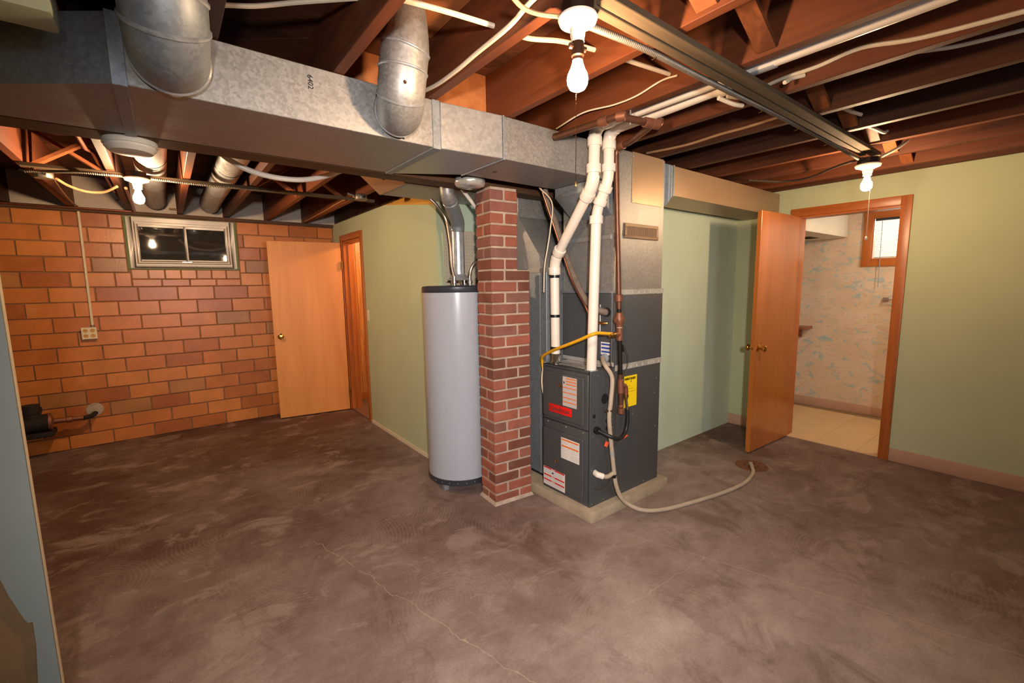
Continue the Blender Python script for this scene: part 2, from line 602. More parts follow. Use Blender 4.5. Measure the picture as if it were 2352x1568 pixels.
    def build(s, name, mat, parent=None, bevel=0.0, seg=2, origin=None, angle=35):
        if parent is not None:
            off = parent_world(parent)
            if origin is not None:
                off2 = Vector(origin)
            else:
                off2 = off
        else:
            off = Vector((0, 0, 0))
            if origin is None:
                xs = [p[0] for p in s.v]
                ys = [p[1] for p in s.v]
                zs = [p[2] for p in s.v]
                off2 = Vector(((min(xs) + max(xs)) / 2, (min(ys) + max(ys)) / 2, min(zs)))
            else:
                off2 = Vector(origin)
        me = s.mesh(name, off2, bevel, seg, angle)
        return link(name, me, mat, parent, off2 - off)


WORLD = {}


def parent_world(p):
    return WORLD[p.name]


def link(name, me, mat, parent=None, loc=(0, 0, 0)):
    o = bpy.data.objects.new(name, me)
    COL.objects.link(o)
    if mat and not me.materials:
        me.materials.append(M[mat])
    o.location = loc
    if parent is not None:
        o.parent = parent
        WORLD[o.name] = WORLD[parent.name] + Vector(loc)
    else:
        WORLD[o.name] = Vector(loc)
    return o


def thing(name, label, cat, loc=(0, 0, 0), group=None):
    o = bpy.data.objects.new(name, None)
    o.empty_display_size = 0.05
    COL.objects.link(o)
    o.location = loc
    o['label'] = label
    if cat:
        o['category'] = cat
    if group:
        o['group'] = group
    WORLD[o.name] = Vector(loc)
    return o


def tag(o, label, cat, group=None):
    o['label'] = label
    o['category'] = cat
    if group:
        o['group'] = group
    return o


def struct(o, label=None, cat=None):
    o['kind'] = 'structure'
    if label:
        o['label'] = label
    if cat:
        o['category'] = cat
    return o


def fillet(path, r, n=6):
    """round the corners of a polyline"""
    P = [Vector(p) for p in path]
    out = [P[0]]
    for i in range(1, len(P) - 1):
        a, b, c = P[i - 1], P[i], P[i + 1]
        d1, d2 = (a - b), (c - b)
        rr = min(r, d1.length * 0.49, d2.length * 0.49)
        p, q = b + d1.normalized() * rr, b + d2.normalized() * rr
        for k in range(n + 1):
            f = k / n
            out.append(p * (1 - f) ** 2 + b * 2 * f * (1 - f) + q * f * f)
    out.append(P[-1])
    return out


def spline(pts, n=6):
    """Catmull-Rom through the points"""
    P = [Vector(p) for p in pts]
    P = [P[0] * 2 - P[1]] + P + [P[-1] * 2 - P[-2]]
    out = []
    for i in range(1, len(P) - 2):
        a, b, c, d = P[i - 1], P[i], P[i + 1], P[i + 2]
        for k in range(n):
            f = k / n
            out.append(0.5 * ((2 * b) + (c - a) * f + (2 * a - 5 * b + 4 * c - d) * f * f + (3 * b - a - 3 * c + d) * f ** 3))
    out.append(P[-2])
    return out


def resample(path, step):
    P = [Vector(p) for p in path]
    out = [P[0]]
    carry = 0.0
    for a, b in zip(P, P[1:]):
        L = (b - a).length
        s_ = step - carry
        while s_ <= L:
            out.append(a + (b - a) * (s_ / L))
            s_ += step
        carry = L - (s_ - step)
    return out


def corrugated(path, r, pitch=0.006, depth=0.0012, n=8):
    P = resample(path, pitch / 2)
    rs = [r + (depth if i % 2 else -depth) for i in range(len(P))]
    return MB().tube(P, rs, n)


def text_mesh(body, size, mat, parent, origin, right, up, name='lettering', depth=0.0006, bold=0.0, squeeze=1.0):
    """flat lettering: baseline starts at origin (world), running along right with up upwards"""
    cu = bpy.data.curves.new(name, 'FONT')
    cu.body = body
    cu.size = size
    cu.extrude = depth
    cu.offset = bold
    tmp = bpy.data.objects.new('tmp_text', cu)
    COL.objects.link(tmp)
    dg = bpy.context.evaluated_depsgraph_get()
    me = bpy.data.meshes.new_from_object(tmp.evaluated_get(dg))
    bpy.data.objects.remove(tmp, do_unlink=True)
    r, u = Vector(right).normalized(), Vector(up).normalized()
    nrm = r.cross(u)
    off = Vector(origin)
    for vv in me.vertices:
        x, y, z = vv.co
        vv.co = r * x * squeeze + u * y + nrm * z
    me.materials.clear()
    return link(name, me, mat, parent, off - WORLD[parent.name])


# ================================================================== STRUCTURE
fl = struct(MB().box(-2.5, -2.5, -0.12, 4.52, 5.80, 0.0).build('floor', 'mat_floor', origin=(0, 0, 0)), 'stained brown concrete basement floor with cracks and dust', 'floor')

# ------------------------------------------------------------- back wall of glazed clay tile
YB = 5.612
wb = MB()
WX0, WX1, WZ0, WZ1 = -0.245, 0.632, 1.662, 2.136
wb.box(-2.5, YB + 0.006, 0, WX0, 5.80, 2.155)
wb.box(WX1, YB + 0.006, 0, 1.70, 5.80, 2.155)
wb.box(WX0, YB + 0.006, 0, WX1, 5.80, WZ0)
wb.box(WX0, YB + 0.006, WZ1, WX1, 5.80, 2.155)
wall_back = struct(wb.build('wall_back', 'mat_mortar_tile', origin=(0, 0, 0)), 'orange glazed clay tile wall with dark mortar joints', 'wall')
TILE = {}


def tile(x0, x1, z0, z1):
    w, h = round(x1 - x0, 3), round(z1 - z0, 3)
    if w < 0.018 or h < 0.015:
        return
    k = (w, h)
    if k not in TILE:
        TILE[k] = MB().box(-w / 2, -0.012, -h / 2, w / 2, 0.004, h / 2).mesh('brick', bevel=0.003, seg=1)
    o = link('brick', TILE[k], 'mat_tile', wall_back, ((x0 + x1) / 2, YB + 0.006 + random.uniform(-0.0008, 0.0008), (z0 + z1) / 2))


G = 0.0048
CH = 0.1353
zt = 2.155
for row in range(16):
    z1 = 2.155 if row == 0 else 2.024 - CH * (row - 1)
    z0 = 2.024 - CH * row
    if row == 15:
        z0 = 0.0
    ph = (-0.975 if row % 2 == 0 else -0.820) - 0.3055
    cuts = [ph + 0.3055 * k for k in range(12)]
    for a, b in zip(cuts, cuts[1:]):
        a = max(a, -1.30)
        b = min(b, 1.645)
        if b - a < 0.02:
            continue
        segs = [(a, b)]
        if z1 > 1.49 and row <= 4:           # rows beside the window
            lo = -0.262 if row < 4 else -0.245
            hi = 0.652
            segs = []
            if a < lo:
                segs.append((a, min(b, lo)))
            if b > hi:
                segs.append((max(a, hi), b))
        for (p, q) in segs:
            tile(p + G, q - G, z0 + G, z1 - G)
# short filler tiles under the window
for k in range(7):
    a = -0.245 + 0.128 * k
    tile(a + G, a + 0.128 - G, 1.5555 + G, 1.645)
for a, b in ((-0.245, -0.02), (-0.02, 0.205), (0.205, 0.43), (0.43, 0.652)):
    tile(a + G, b - G, 1.4828 + G, 1.5555 - G)

struct(MB().box(-2.5, 5.565, 2.155, 1.70, 5.80, 2.186).build('trim_1', 'mat_girder', origin=(0, 0, 0)), 'dark wooden sill plate on top of the tile wall', 'sill plate')
rim = struct(MB().box(-2.5, 5.70, 2.186, 1.70, 5.80, 2.50).build('trim_2', 'mat_rim_white', origin=(0, 0, 0)), 'whitewashed rim board between joist ends above tile wall', 'rim board')

# ------------------------------------------------------------- middle green wall with doorway to the pine room
XM = 1.645
wm = MB()
wm.box(XM, 3.03, 0, XM + 0.11, 4.665, 2.188).box(XM, 5.275, 0, XM + 0.11, 5.60, 2.188).box(XM, 4.665, 1.965, XM + 0.11, 5.275, 2.188)
wmo = struct(wm.build('wall_middle', 'mat_green_wall', origin=(0, 0, 0)), 'pale green plaster wall beside the tile wall with a doorway', 'wall')
MB().prism([(XM - 0.004, 3.03, 2.052), (XM - 0.004, 3.98, 2.186), (XM - 0.004, 3.03, 2.186)], (0.0035, 0, 0)).build('bare_board', 'mat_bare_pine', wmo)
struct(MB().box(XM + 0.06, 3.03, 2.188, XM + 0.11, 5.75, 2.482).build('trim_6', 'mat_girder', origin=(0, 0, 0)), 'dark rim boards above the middle green wall', 'rim board')
struct(MB().box(XM + 0.11, 3.03, 0, 2.86, 3.12, 2.5).build('wall_alcove', 'mat_green_light', origin=(0, 0, 0)), 'light green wall behind the water heater', 'wall')
struct(MB().box(2.76, 2.25, 0, 2.86, 3.03, 2.5).build('wall_alcove_side', 'mat_green_light', origin=(0, 0, 0)), 'green side wall of the furnace alcove', 'wall')
struct(MB().box(2.76, 2.165, 0, 4.515, 2.25, 2.5).build('wall_recess', 'mat_green_light', origin=(0, 0, 0)), 'pale green wall to the right of the furnace', 'wall')
bb = MB()
bb.box(XM - 0.012, 3.03, 0, XM, 4.60, 0.03)
struct(bb.build('baseboard_middle', 'mat_ivory', origin=(0, 0, 0)), 'thin cream strip along foot of the middle green wall', 'baseboard')

# casing of doorway 1
tr = struct(thing('trim_3', 'varnished wood casing of the doorway beside the tile wall', 'door casing', (XM, 4.97, 0)))
MB().box(XM - 0.016, 4.61, 0, XM, 4.668, 2.032).build('casing', 'mat_trim', tr, 0.004)
MB().box(XM - 0.016, 5.272, 0, XM, 5.33, 2.032).build('casing', 'mat_trim', tr, 0.004)
MB().box(XM - 0.016, 4.668, 1.968, XM, 5.272, 2.032).build('casing', 'mat_trim_h', tr, 0.004)
MB().box(XM, 4.655, 0, XM + 0.12, 4.675, 1.97).build('jamb', 'mat_trim', tr)
MB().box(XM, 5.255, 0, XM + 0.12, 5.275, 1.97).build('jamb', 'mat_trim', tr)
MB().box(XM + 0.05, 5.238, 0, XM + 0.09, 5.256, 1.95).build('door_stop', 'mat_trim', tr)
MB().box(XM, 4.675, 1.95, XM + 0.12, 5.255, 1.97).build('jamb', 'mat_trim_h', tr)
# pine room beyond
struct(MB().box(XM + 0.0, 4.2, -0.06, 3.4, 5.80, 0.012).build('floor_pine_room', 'mat_carpet', origin=(0, 0, 0)), 'brown carpet seen through the doorway beside the tile wall', 'floor')
wp = struct(MB().box(XM + 0.13, 5.66, 0, 3.4, 5.78, 2.4).build('wall_pine_room', 'mat_trim', origin=(0, 0, 0)), 'knotty pine panelled wall seen through the doorway', 'wall')
PL = MB().box(-0.062, -0.012, 0.09, 0.062, 0.004, 2.38).mesh('plank', bevel=0.004, seg=1)
for k in range(9):
    link('plank', PL, 'mat_pine', wp, (XM + 0.20 + 0.127 * k, 5.657, 0))
MB().box(XM + 0.13, 5.636, 0.012, 3.3, 5.657, 0.09).build('baseboard', 'mat_trim', wp)
struct(MB().box(XM + 0.12, 4.1, 0, 3.4, 4.2, 2.4).build('wall_pine_room_side', 'mat_pine', origin=(0, 0, 0)), 'pine side wall of the room beyond', 'wall')
struct(MB().box(3.3, 4.1, 0, 3.4, 5.8, 2.4).build('wall_pine_room_end', 'mat_pine', origin=(0, 0, 0)), 'pine end wall of the room beyond', 'wall')
struct(MB().box(XM + 0.11, 4.1, 2.3, 3.4, 5.8, 2.34).build('ceiling_pine_room', 'mat_offwhite', origin=(0, 0, 0)), 'ceiling of the pine panelled room', 'ceiling')

# ------------------------------------------------------------- right wall with doorway to the bathroom
XR = 4.508
wr = MB()
wr.box(XR, -2.5, 0, XR + 0.11, 0.925, 2.262).box(XR, 1.625, 0, XR + 0.11, 2.165, 2.262).box(XR, 0.925, 2.018, XR + 0.11, 1.625, 2.262)
struct(wr.build('wall_right', 'mat_green_wall', origin=(0, 0, 0)), 'pale green wall with the bathroom doorway', 'wall')
struct(MB().box(XR + 0.03, -2.5, 2.262, XR + 0.11, 2.25, 2.5).build('trim_5', 'mat_girder', origin=(0, 0, 0)), 'wooden rim above the right green wall', 'rim board')
b1 = MB().box(XR - 0.010, -2.45, 0, XR, 0.862, 0.105).build('baseboard_right', 'mat_basecove', origin=(0, 0, 0), bevel=0.003)
struct(b1, 'pinkish vinyl baseboard along the right green wall', 'baseboard')
b2 = MB().box(XR - 0.010, 1.69, 0, XR, 2.165, 0.105).build('baseboard_recess', 'mat_basecove', origin=(0, 0, 0), bevel=0.003)
struct(b2, 'short pinkish baseboard behind the open bathroom door', 'baseboard')
tr = struct(thing('trim_4', 'varnished wood casing around the bathroom doorway', 'door casing', (XR, 1.27, 0)))
MB().box(XR - 0.018, 0.862, 0, XR, 0.928, 2.084).build('casing', 'mat_trim', tr, 0.004)
MB().box(XR - 0.018, 1.622, 0, XR, 1.688, 2.084).build('casing', 'mat_trim', tr, 0.004)
MB().box(XR - 0.018, 0.928, 2.015, XR, 1.622, 2.084).build('casing', 'mat_trim_h', tr, 0.004)
MB().box(XR, 0.912, 0, XR + 0.12, 0.932, 2.02).build('jamb', 'mat_trim', tr)
MB().box(XR, 1.612, 0, XR + 0.12, 1.632, 2.02).build('jamb', 'mat_trim', tr)
MB().box(XR, 0.932, 2.0, XR + 0.12, 1.612, 2.02).build('jamb', 'mat_trim_h', tr)

# bathroom
XB2 = 5.86
fb = struct(MB().box(XR - 0.004, 0.10, -0.10, XB2 + 0.1, 2.75, 0.002).build('floor_bathroom', 'mat_grout', origin=(0, 0, 0)), 'cream tiled bathroom floor', 'floor')
TM = MB().box(-0.1515, -0.1515, 0, 0.1515, 0.1515, 0.006).mesh('tile', bevel=0.001, seg=1)
for i in range(5):
    for j in range(8):
        cx, cy = XR + 0.155 + 0.3045 * i, 0.32 + 0.3045 * j
        if cx + 0.152 < XB2 + 0.06:
            link('tile', TM, 'mat_bath_tile', fb, (cx, cy, 0.002))
BWY0, BWY1, BWZ0, BWZ1 = 1.03, 1.425, 1.66, 2.085
w = MB()
w.box(XB2, 0.0, 0, XB2 + 0.10, BWY0, 2.4).box(XB2, BWY1, 0, XB2 + 0.10, 2.75, 2.4).box(XB2, BWY0, 0, XB2 + 0.10, BWY1, BWZ0).box(XB2, BWY0, BWZ1, XB2 + 0.10, BWY1, 2.4)
struct(w.build('wall_bathroom', 'mat_wallpaper', origin=(0, 0, 0)), 'bathroom wall with speckled pink and blue wallpaper', 'wall')
struct(MB().box(XR + 0.11, 2.65, 0, XB2, 2.75, 2.4).build('wall_bathroom_left', 'mat_wallpaper', origin=(0, 0, 0)), 'left side wall of the bathroom', 'wall')
struct(MB().box(XR + 0.11, 0.0, 0, XB2, 0.10, 2.4).build('wall_bathroom_right', 'mat_wallpaper', origin=(0, 0, 0)), 'right side wall of the bathroom', 'wall')
struct(MB().box(XR + 0.11, 0.0, 2.155, XB2 + 0.1, 2.75, 2.2).build('ceiling_bathroom', 'mat_offwhite', origin=(0, 0, 0)), 'off white bathroom ceiling', 'ceiling')
sf = struct(MB().box(XR + 0.11, 1.632, 1.905, XB2, 2.65, 2.155).build('ceiling_soffit', 'mat_offwhite', origin=(0, 0, 0), bevel=0.012), 'white boxed soffit under the bathroom ceiling', 'soffit')
MB().box(5.30, 1.80, 1.899, 5.55, 1.93, 1.906).build('vent_grille', 'mat_mesh_grille', sf)
for k in range(8):
    MB().box(5.315 + 0.028 * k, 1.812, 1.896, 5.330 + 0.028 * k, 1.918, 1.900).build('louver', 'mat_hole', sf)
b3 = MB().box(XB2 - 0.010, 0.10, 0.005, XB2, 2.65, 0.105).build('baseboard_bathroom', 'mat_basecove', origin=(0, 0, 0), bevel=0.003)
struct(b3, 'pinkish baseboard along the wallpapered bathroom wall', 'baseboard')
# bathroom window with mini blind
wn = struct(thing('window_2', 'small bathroom window with half open white mini blind and wood casing', 'window', (XB2, 1.23, BWZ0)))
cs = 0.07
MB().box(XB2 - 0.018, BWY1 - 0.01, BWZ0 - cs, XB2, BWY1 + cs, BWZ1 + cs).build('casing', 'mat_trim', wn, 0.003)
MB().box(XB2 - 0.018, BWY0 - cs, BWZ0 - cs, XB2, BWY0 + 0.01, BWZ1 + cs).build('casing', 'mat_trim', wn, 0.003)
MB().box(XB2 - 0.018, BWY0 + 0.01, BWZ0 - cs, XB2, BWY1 - 0.01, BWZ0 + 0.01).build('casing', 'mat_trim_h', wn, 0.003)
MB().box(XB2 - 0.018, BWY0 + 0.01, BWZ1 - 0.01, XB2, BWY1 - 0.01, BWZ1 + cs).build('casing', 'mat_trim_h', wn, 0.003)
MB().box(XB2 + 0.0, BWY1 - 0.018, BWZ0, XB2 + 0.10, BWY1, BWZ1).build('frame', 'mat_trim', wn)
MB().box(XB2 + 0.07, BWY0, BWZ0, XB2 + 0.078, BWY1 - 0.018, BWZ1).build('pane', 'mat_glass_clear', wn)
MB().box(XB2 - 0.002, BWY0 + 0.004, BWZ1 - 0.032, XB2 + 0.028, BWY1 - 0.022, BWZ1 - 0.004).build('blind_headrail', 'mat_heater_trim', wn)
sl = MB()
nsl = 24
for k in range(nsl):
    z = BWZ0 + 0.02 + (BWZ1 - BWZ0 - 0.06) * k / (nsl - 1)
    sl.bar((XB2 + 0.013, BWY0 + 0.006, z), (XB2 + 0.013, BWY1 - 0.024, z), 0.020, 0.0012, up=(1.0, 0, 1))
so = sl.build('blind_slats', 'mat_blind', wn)
so['kind'] = 'stuff'
MB().box(XB2 + 0.0, BWY0 + 0.006, BWZ0 + 0.002, XB2 + 0.026, BWY1 - 0.024, BWZ0 + 0.014).build('blind_bottom_rail', 'mat_white', wn)
MB().tube([(XB2 - 0.022, BWY1 - 0.085, BWZ1 - 0.03), (XB2 - 0.030, BWY1 - 0.095, 1.375)], 0.0035, 6).build('blind_wand', 'mat_pvc_grey', wn)

# ------------------------------------------------------------- walls behind the camera
w = MB()
RX0, RX1, RZ0, RZ1 = 0.45, 1.35, 1.55, 2.02
w.box(-2.5, -2.5, 0, RX0, -2.4, 2.5).box(RX1, -2.5, 0, XR, -2.4, 2.5).box(RX0, -2.5, 0, RX1, -2.4, RZ0).box(RX0, -2.5, RZ1, RX1, -2.4, 2.5)
struct(w.build('wall_front', 'mat_green_wall', origin=(0, 0, 0)), 'green wall behind the camera with an assumed small daylight window', 'wall')
struct(MB().box(-2.6, -2.5, 0, -2.5, 5.80, 2.5).build('wall_left', 'mat_green_wall', origin=(0, 0, 0)), 'wall at the far side of the partition', 'wall')
wn = struct(thing('window_assumed', 'assumed small daylight window, unseen, high in the wall behind the camera', 'window', (0.9, -2.4, RZ0)))  # unseen window, assumed from the cool daylight on right wall and partition
fr = MB()
fr.box(RX0, -2.46, RZ0, RX0 + 0.03, -2.40, RZ1).box(RX1 - 0.03, -2.46, RZ0, RX1, -2.40, RZ1).box(RX0, -2.46, RZ0, RX1, -2.40, RZ0 + 0.03).box(RX0, -2.46, RZ1 - 0.03, RX1, -2.40, RZ1)
fr.build('frame', 'mat_window_alu', wn)

# ------------------------------------------------------------- painted partition at the left edge
YP = 1.75
pt = struct(thing('wall_partition', 'grey painted panel partition with broken lower corner and bare wood edge', 'partition', (-0.9, YP, 0)))
sheet = [(-0.346, YP, 0.02), (-0.346, YP, 2.04), (-1.7, YP, 2.04), (-1.7, YP, 0.74), (-0.46, YP, 0.73), (-0.427, YP, 0.672), (-0.417, YP, 0.617), (-0.395, YP, 0.532), (-0.389, YP, 0.521), (-0.381, YP, 0.520), (-0.3815, YP, 0.45), (-0.390, YP, 0.332), (-0.395, YP, 0.02)]
MB().prism(sheet, (0, 0.012, 0)).build('panel', 'mat_partition', pt)
MB().box(-1.7, YP + 0.018, 0.0, -0.358, YP + 0.026, 2.04).build('backing_board', 'mat_kraft', pt)
MB().box(-0.358, YP + 0.0125, 0.0, -0.346, YP + 0.042, 2.04).build('edge_strip', 'mat_ivory', pt, 0.002)

# ================================================================== CEILING
ZJ, ZN = 2.245, 2.19
ZS = 2.482
ceil = struct(MB().box(-2.5, -2.5, ZS + 0.02, 4.62, 5.80, ZS + 0.05).build('ceiling', 'mat_plank', origin=(0, 0, 0)), 'open joist ceiling with diagonal subfloor boards', 'ceiling')


def clip_poly(poly, x0, y0, x1, y1):
    def cut(ps, f, g):
        out = []
        for i in range(len(ps)):
            a, b = ps[i], ps[(i + 1) % len(ps)]
            fa, fb_ = f(a), f(b)
            if fa >= 0:
                out.append(a)
            if (fa >= 0) != (fb_ >= 0):
                u = fa / (fa - fb_)
                out.append((a[0] + (b[0] - a[0]) * u, a[1] + (b[1] - a[1]) * u))
        return out
    for f in (lambda p: p[0] - x0, lambda p: x1 - p[0], lambda p: p[1] - y0, lambda p: y1 - p[1]):
        if not poly:
            return poly
        poly = cut(poly, f, None)
    return poly


# diagonal subfloor boards, each a board of its own
ca = math.radians(-38)
dxv, dyv = math.cos(ca), math.sin(ca)
nx_, ny_ = -dyv, dxv
bw = 0.142
for k in range(-22, 55):
    c0, c1 = k * bw + 0.002, (k + 1) * bw - 0.002
    q = [(dxv * -9 + nx_ * c0, dyv * -9 + ny_ * c0), (dxv * 9 + nx_ * c0, dyv * 9 + ny_ * c0), (dxv * 9 + nx_ * c1, dyv * 9 + ny_ * c1), (dxv * -9 + nx_ * c1, dyv * -9 + ny_ * c1)]
    q = clip_poly(q, -1.6, -0.6, 4.5, 5.7)
    if len(q) < 3:
        continue
    MB().prism([(x, y, ZS) for x, y in q], (0, 0, 0.019)).build('plank', 'mat_plank', ceil)

JX = [-1.02, -0.62, -0.21, 0.185, 0.585, 0.975, 1.372, 1.775, 2.17, 2.572, 2.985, 3.395, 3.80, 4.20]
for x in JX:
    ye = 2.335 if x < 2.72 else 2.16
    MB().box(x - 0.0205, -2.4, ZJ, x + 0.0205, ye, ZS).build('joist', 'mat_joist', ceil, 0.002, 1)
MB().box(XR - 0.045, -2.4, ZJ + 0.018, XR - 0.004, 2.16, ZS).build('joist', 'mat_joist', ceil, 0.002, 1)
for x in (-1.40, -1.0, -0.60, -0.205, 0.18, 0.57, 0.955, 1.345):
    MB().box(x - 0.0205, 2.478, ZN, x + 0.0205, 5.70, ZS).build('joist', 'mat_joist', ceil, 0.002, 1)
MB().box(-2.4, 2.337, 2.048, 2.74, 2.476, ZS - 0.002).build('girder', 'mat_girder', ceil, 0.004, 1)
# blocking boards between joists over the trunk duct
for (a, b, y) in ((5, 6, 1.93), (4, 5, 2.05), (6, 7, 2.20), (7, 8, 2.22)):
    MB().box(JX[a] + 0.022, y, ZJ + 0.03, JX[b] - 0.022, y + 0.02, ZS - 0.002).build('blocking', 'mat_plywood', ceil)
MB().box(0.66, 1.35, ZS - 0.022, 0.952, 1.75, ZS - 0.004).build('plywood_patch', 'mat_plywood', ceil)
# cross bridging between the joists
for i in range(3, len(JX) - 1):
    if i == 7:          # the bay that carries the vent pipes
        continue
    x0, x1 = JX[i] + 0.023, JX[i + 1] - 0.023
    y = 0.80 if i > 6 else 0.72
    MB().bar((x0, y - 0.022, ZJ + 0.02), (x1, y - 0.022, ZS - 0.025), 0.064, 0.019).build('bridging', 'mat_bridging', ceil)
    MB().bar((x0, y + 0.05, ZS - 0.025), (x1, y + 0.05, ZJ + 0.02), 0.064, 0.019).build('bridging', 'mat_bridging', ceil)
for i, (x0, x1) in enumerate(((-0.58, -0.228), (0.592, 0.933), (0.977, 1.323))):
    y = 4.05
    MB().bar((x0, y - 0.04, ZN + 0.02), (x1, y - 0.04, ZS - 0.03), 0.064, 0.019).build('bridging', 'mat_bridging', ceil)
    MB().bar((x0, y + 0.04, ZS - 0.03), (x1, y + 0.04, ZN + 0.02), 0.064, 0.019).build('bridging', 'mat_bridging', ceil)

# ================================================================== WINDOW IN TILE WALL
wn = struct(thing('window_1', 'white aluminium sliding basement window high in the tile wall', 'window', (0.194, YB, WZ0)))
cl = MB()
for (a, b, c_, d_) in ((-0.258, -0.236, 1.648, 2.148), (0.624, 0.646, 1.648, 2.148)):
    cl.box(a, YB - 0.006, c_, b, YB + 0.01, d_)
cl.box(-0.236, YB - 0.006, 1.648, 0.624, YB + 0.01, 1.664).box(-0.236, YB - 0.006, 2.134, 0.624, YB + 0.01, 2.148)
cl.build('caulk', 'mat_green_caulk', wn)


def frame(x0, x1, z0, z1, t_, y0, y1, name, mat, par, bev=0.002):
    m = MB()
    m.box(x0, y0, z0, x0 + t_, y1, z1).box(x1 - t_, y0, z0, x1, y1, z1).box(x0 + t_, y0, z0, x1 - t_, y1, z0 + t_).box(x0 + t_, y0, z1 - t_, x1 - t_, y1, z1)
    return m.build(name, mat, par, bev, 1)


frame(-0.240, 0.628, 1.660, 2.140, 0.042, YB - 0.018, YB + 0.05, 'outer_frame', 'mat_window_alu', wn)
frame(-0.198, 0.586, 1.702, 2.098, 0.020, YB + 0.004, YB + 0.06, 'inner_frame', 'mat_window_alu', wn)
for (a, b, y) in ((-0.178, 0.218, YB + 0.020), (0.190, 0.566, YB + 0.034)):
    s_ = frame(a, b, 1.722, 2.078, 0.022, y, y + 0.012, 'sash', 'mat_window_alu', wn, 0.001)
    MB().box(a + 0.02, y + 0.004, 1.742, b - 0.02, y + 0.008, 2.058).build('pane', 'mat_glass_dark', s_)
MB().box(0.16, YB + 0.008, 1.716, 0.24, YB + 0.02, 1.728).build('latch', 'mat_screw', wn)
MB().box(-0.24, YB + 0.16, 1.60, 0.63, YB + 0.18, 2.16).build('window_well', 'mat_window_dark', wn)

# ================================================================== DOORS
# door_1: flush birch door swung open against the tile wall
d1 = struct(thing('door_1', 'blond flush wood door swung open in front of the tile wall', 'door', (1.618, 5.262, 0.012)))
p0, p1 = Vector((1.618, 5.262)), Vector((0.888, 5.377))
dv = (p1 - p0).normalized()
nv = Vector((-dv.y, dv.x))
if nv.y < 0:
    nv = -nv
th = 0.035


def leaf(par, p0, p1, nv, th, z0, z1, mat):
    a, b = p0 + nv * 0, p1 + nv * 0
    c_, d_ = p1 + nv * th, p0 + nv * th
    return MB().hexa([(b.x, b.y, z0), (a.x, a.y, z0), (d_.x, d_.y, z0), (c_.x, c_.y, z0), (b.x, b.y, z1), (a.x, a.y, z1), (d_.x, d_.y, z1), (c_.x, c_.y, z1)]).build('leaf', mat, par, 0.003, 1)


leaf(d1, p0, p1, nv, th, 0.012, 1.953, 'mat_door_one')
KNOB = [(0.030, 0.0), (0.031, 0.004), (0.022, 0.009), (0.011, 0.012), (0.010, 0.030), (0.020, 0.036), (0.027, 0.046), (0.027, 0.056), (0.020, 0.063), (0.0, 0.066)]
kp = p1 + (p0 - p1).normalized() * 0.065
MB().lathe(KNOB, (kp.x, kp.y, 0.925), (-nv.x, -nv.y, 0), 20).build('knob', 'mat_brass', d1)
MB().lathe([(0.009, 0), (0.009, 0.012)], (p1.x + nv.x * 0.017, p1.y + nv.y * 0.017, 0.925), (dv.x, dv.y, 0), 10).build('latch_bolt', 'mat_brass_dull', d1)
for z in (1.70, 0.22):
    MB().box(1.612, 5.238, z - 0.042, 1.628, 5.262, z + 0.042).tube([(1.620, 5.252, z - 0.045), (1.620, 5.252, z + 0.045)], 0.007, 8).build('hinge', 'mat_brass_dull', d1)

# door_2: stained flush door of the bathroom, open towards the furnace
d2 = struct(thing('door_2', 'reddish brown flush door with brass knobs standing open at the bathroom', 'door', (4.49, 1.616, 0.012)))
p0, p1 = Vector((4.488, 1.603)), Vector((3.785, 1.630))
dv = (p1 - p0).normalized()
nv = Vector((-dv.y, dv.x))
if nv.y < 0:
    nv = -nv
leaf(d2, p0, p1, nv, 0.036, 0.012, 2.012, 'mat_door_two')
kp = p1 + (p0 - p1).normalized() * 0.062
for sgn, base in ((-1, kp), (1, kp + nv * 0.036)):
    MB().lathe(KNOB, (base.x, base.y, 0.900), (sgn * nv.x, sgn * nv.y, 0), 20).build('knob', 'mat_brass', d2)
MB().lathe([(0.009, 0), (0.009, 0.010)], (p1.x + nv.x * 0.018, p1.y + nv.y * 0.018, 0.900), (dv.x, dv.y, 0), 10).build('latch_bolt', 'mat_brass', d2)

# ================================================================== BRICK PIER
phi = math.radians(-5)
PC = Vector((1.605, 2.272, 0))
pier = thing('brick_pier', 'red brick pier with pale mortar between water heater and furnace', 'pier', PC)
pier['kind'] = 'thing'
pier.rotation_euler = (0, 0, phi)
STEP = 22
CRS = 0.0702
core = MB()
core.box(0.005, 0.005, 0, 0.285, 0.183, STEP * CRS).box(0.005, 0.005, STEP * CRS, 0.193, 0.183, 2.046)


def place_pier(name, mesh, mat, loc):
    o = bpy.data.objects.new(name, mesh)
    COL.objects.link(o)
    if not mesh.materials:
        mesh.materials.append(M[mat])
    o.parent = pier
    o.location = loc
    return o


place_pier('mortar_core', core.mesh('mortar_core'), 'mat_mortar_col', (0, 0, 0))
BR = {}


def brick(x0, x1, y0, y1, z0, z1):
    k = (round(x1 - x0, 3), round(y1 - y0, 3), round(z1 - z0, 3))
    if k not in BR:
        BR[k] = MB().box(-k[0] / 2, -k[1] / 2, -k[2] / 2, k[0] / 2, k[1] / 2, k[2] / 2).mesh('brick', bevel=0.004, seg=1)
    o = place_pier('brick', BR[k], 'mat_brick', ((x0 + x1) / 2 + random.uniform(-0.0012, 0.0012), (y0 + y1) / 2 + random.uniform(-0.0012, 0.0012), (z0 + z1) / 2))
    o.rotation_euler = (0, 0, random.uniform(-0.006, 0.006))


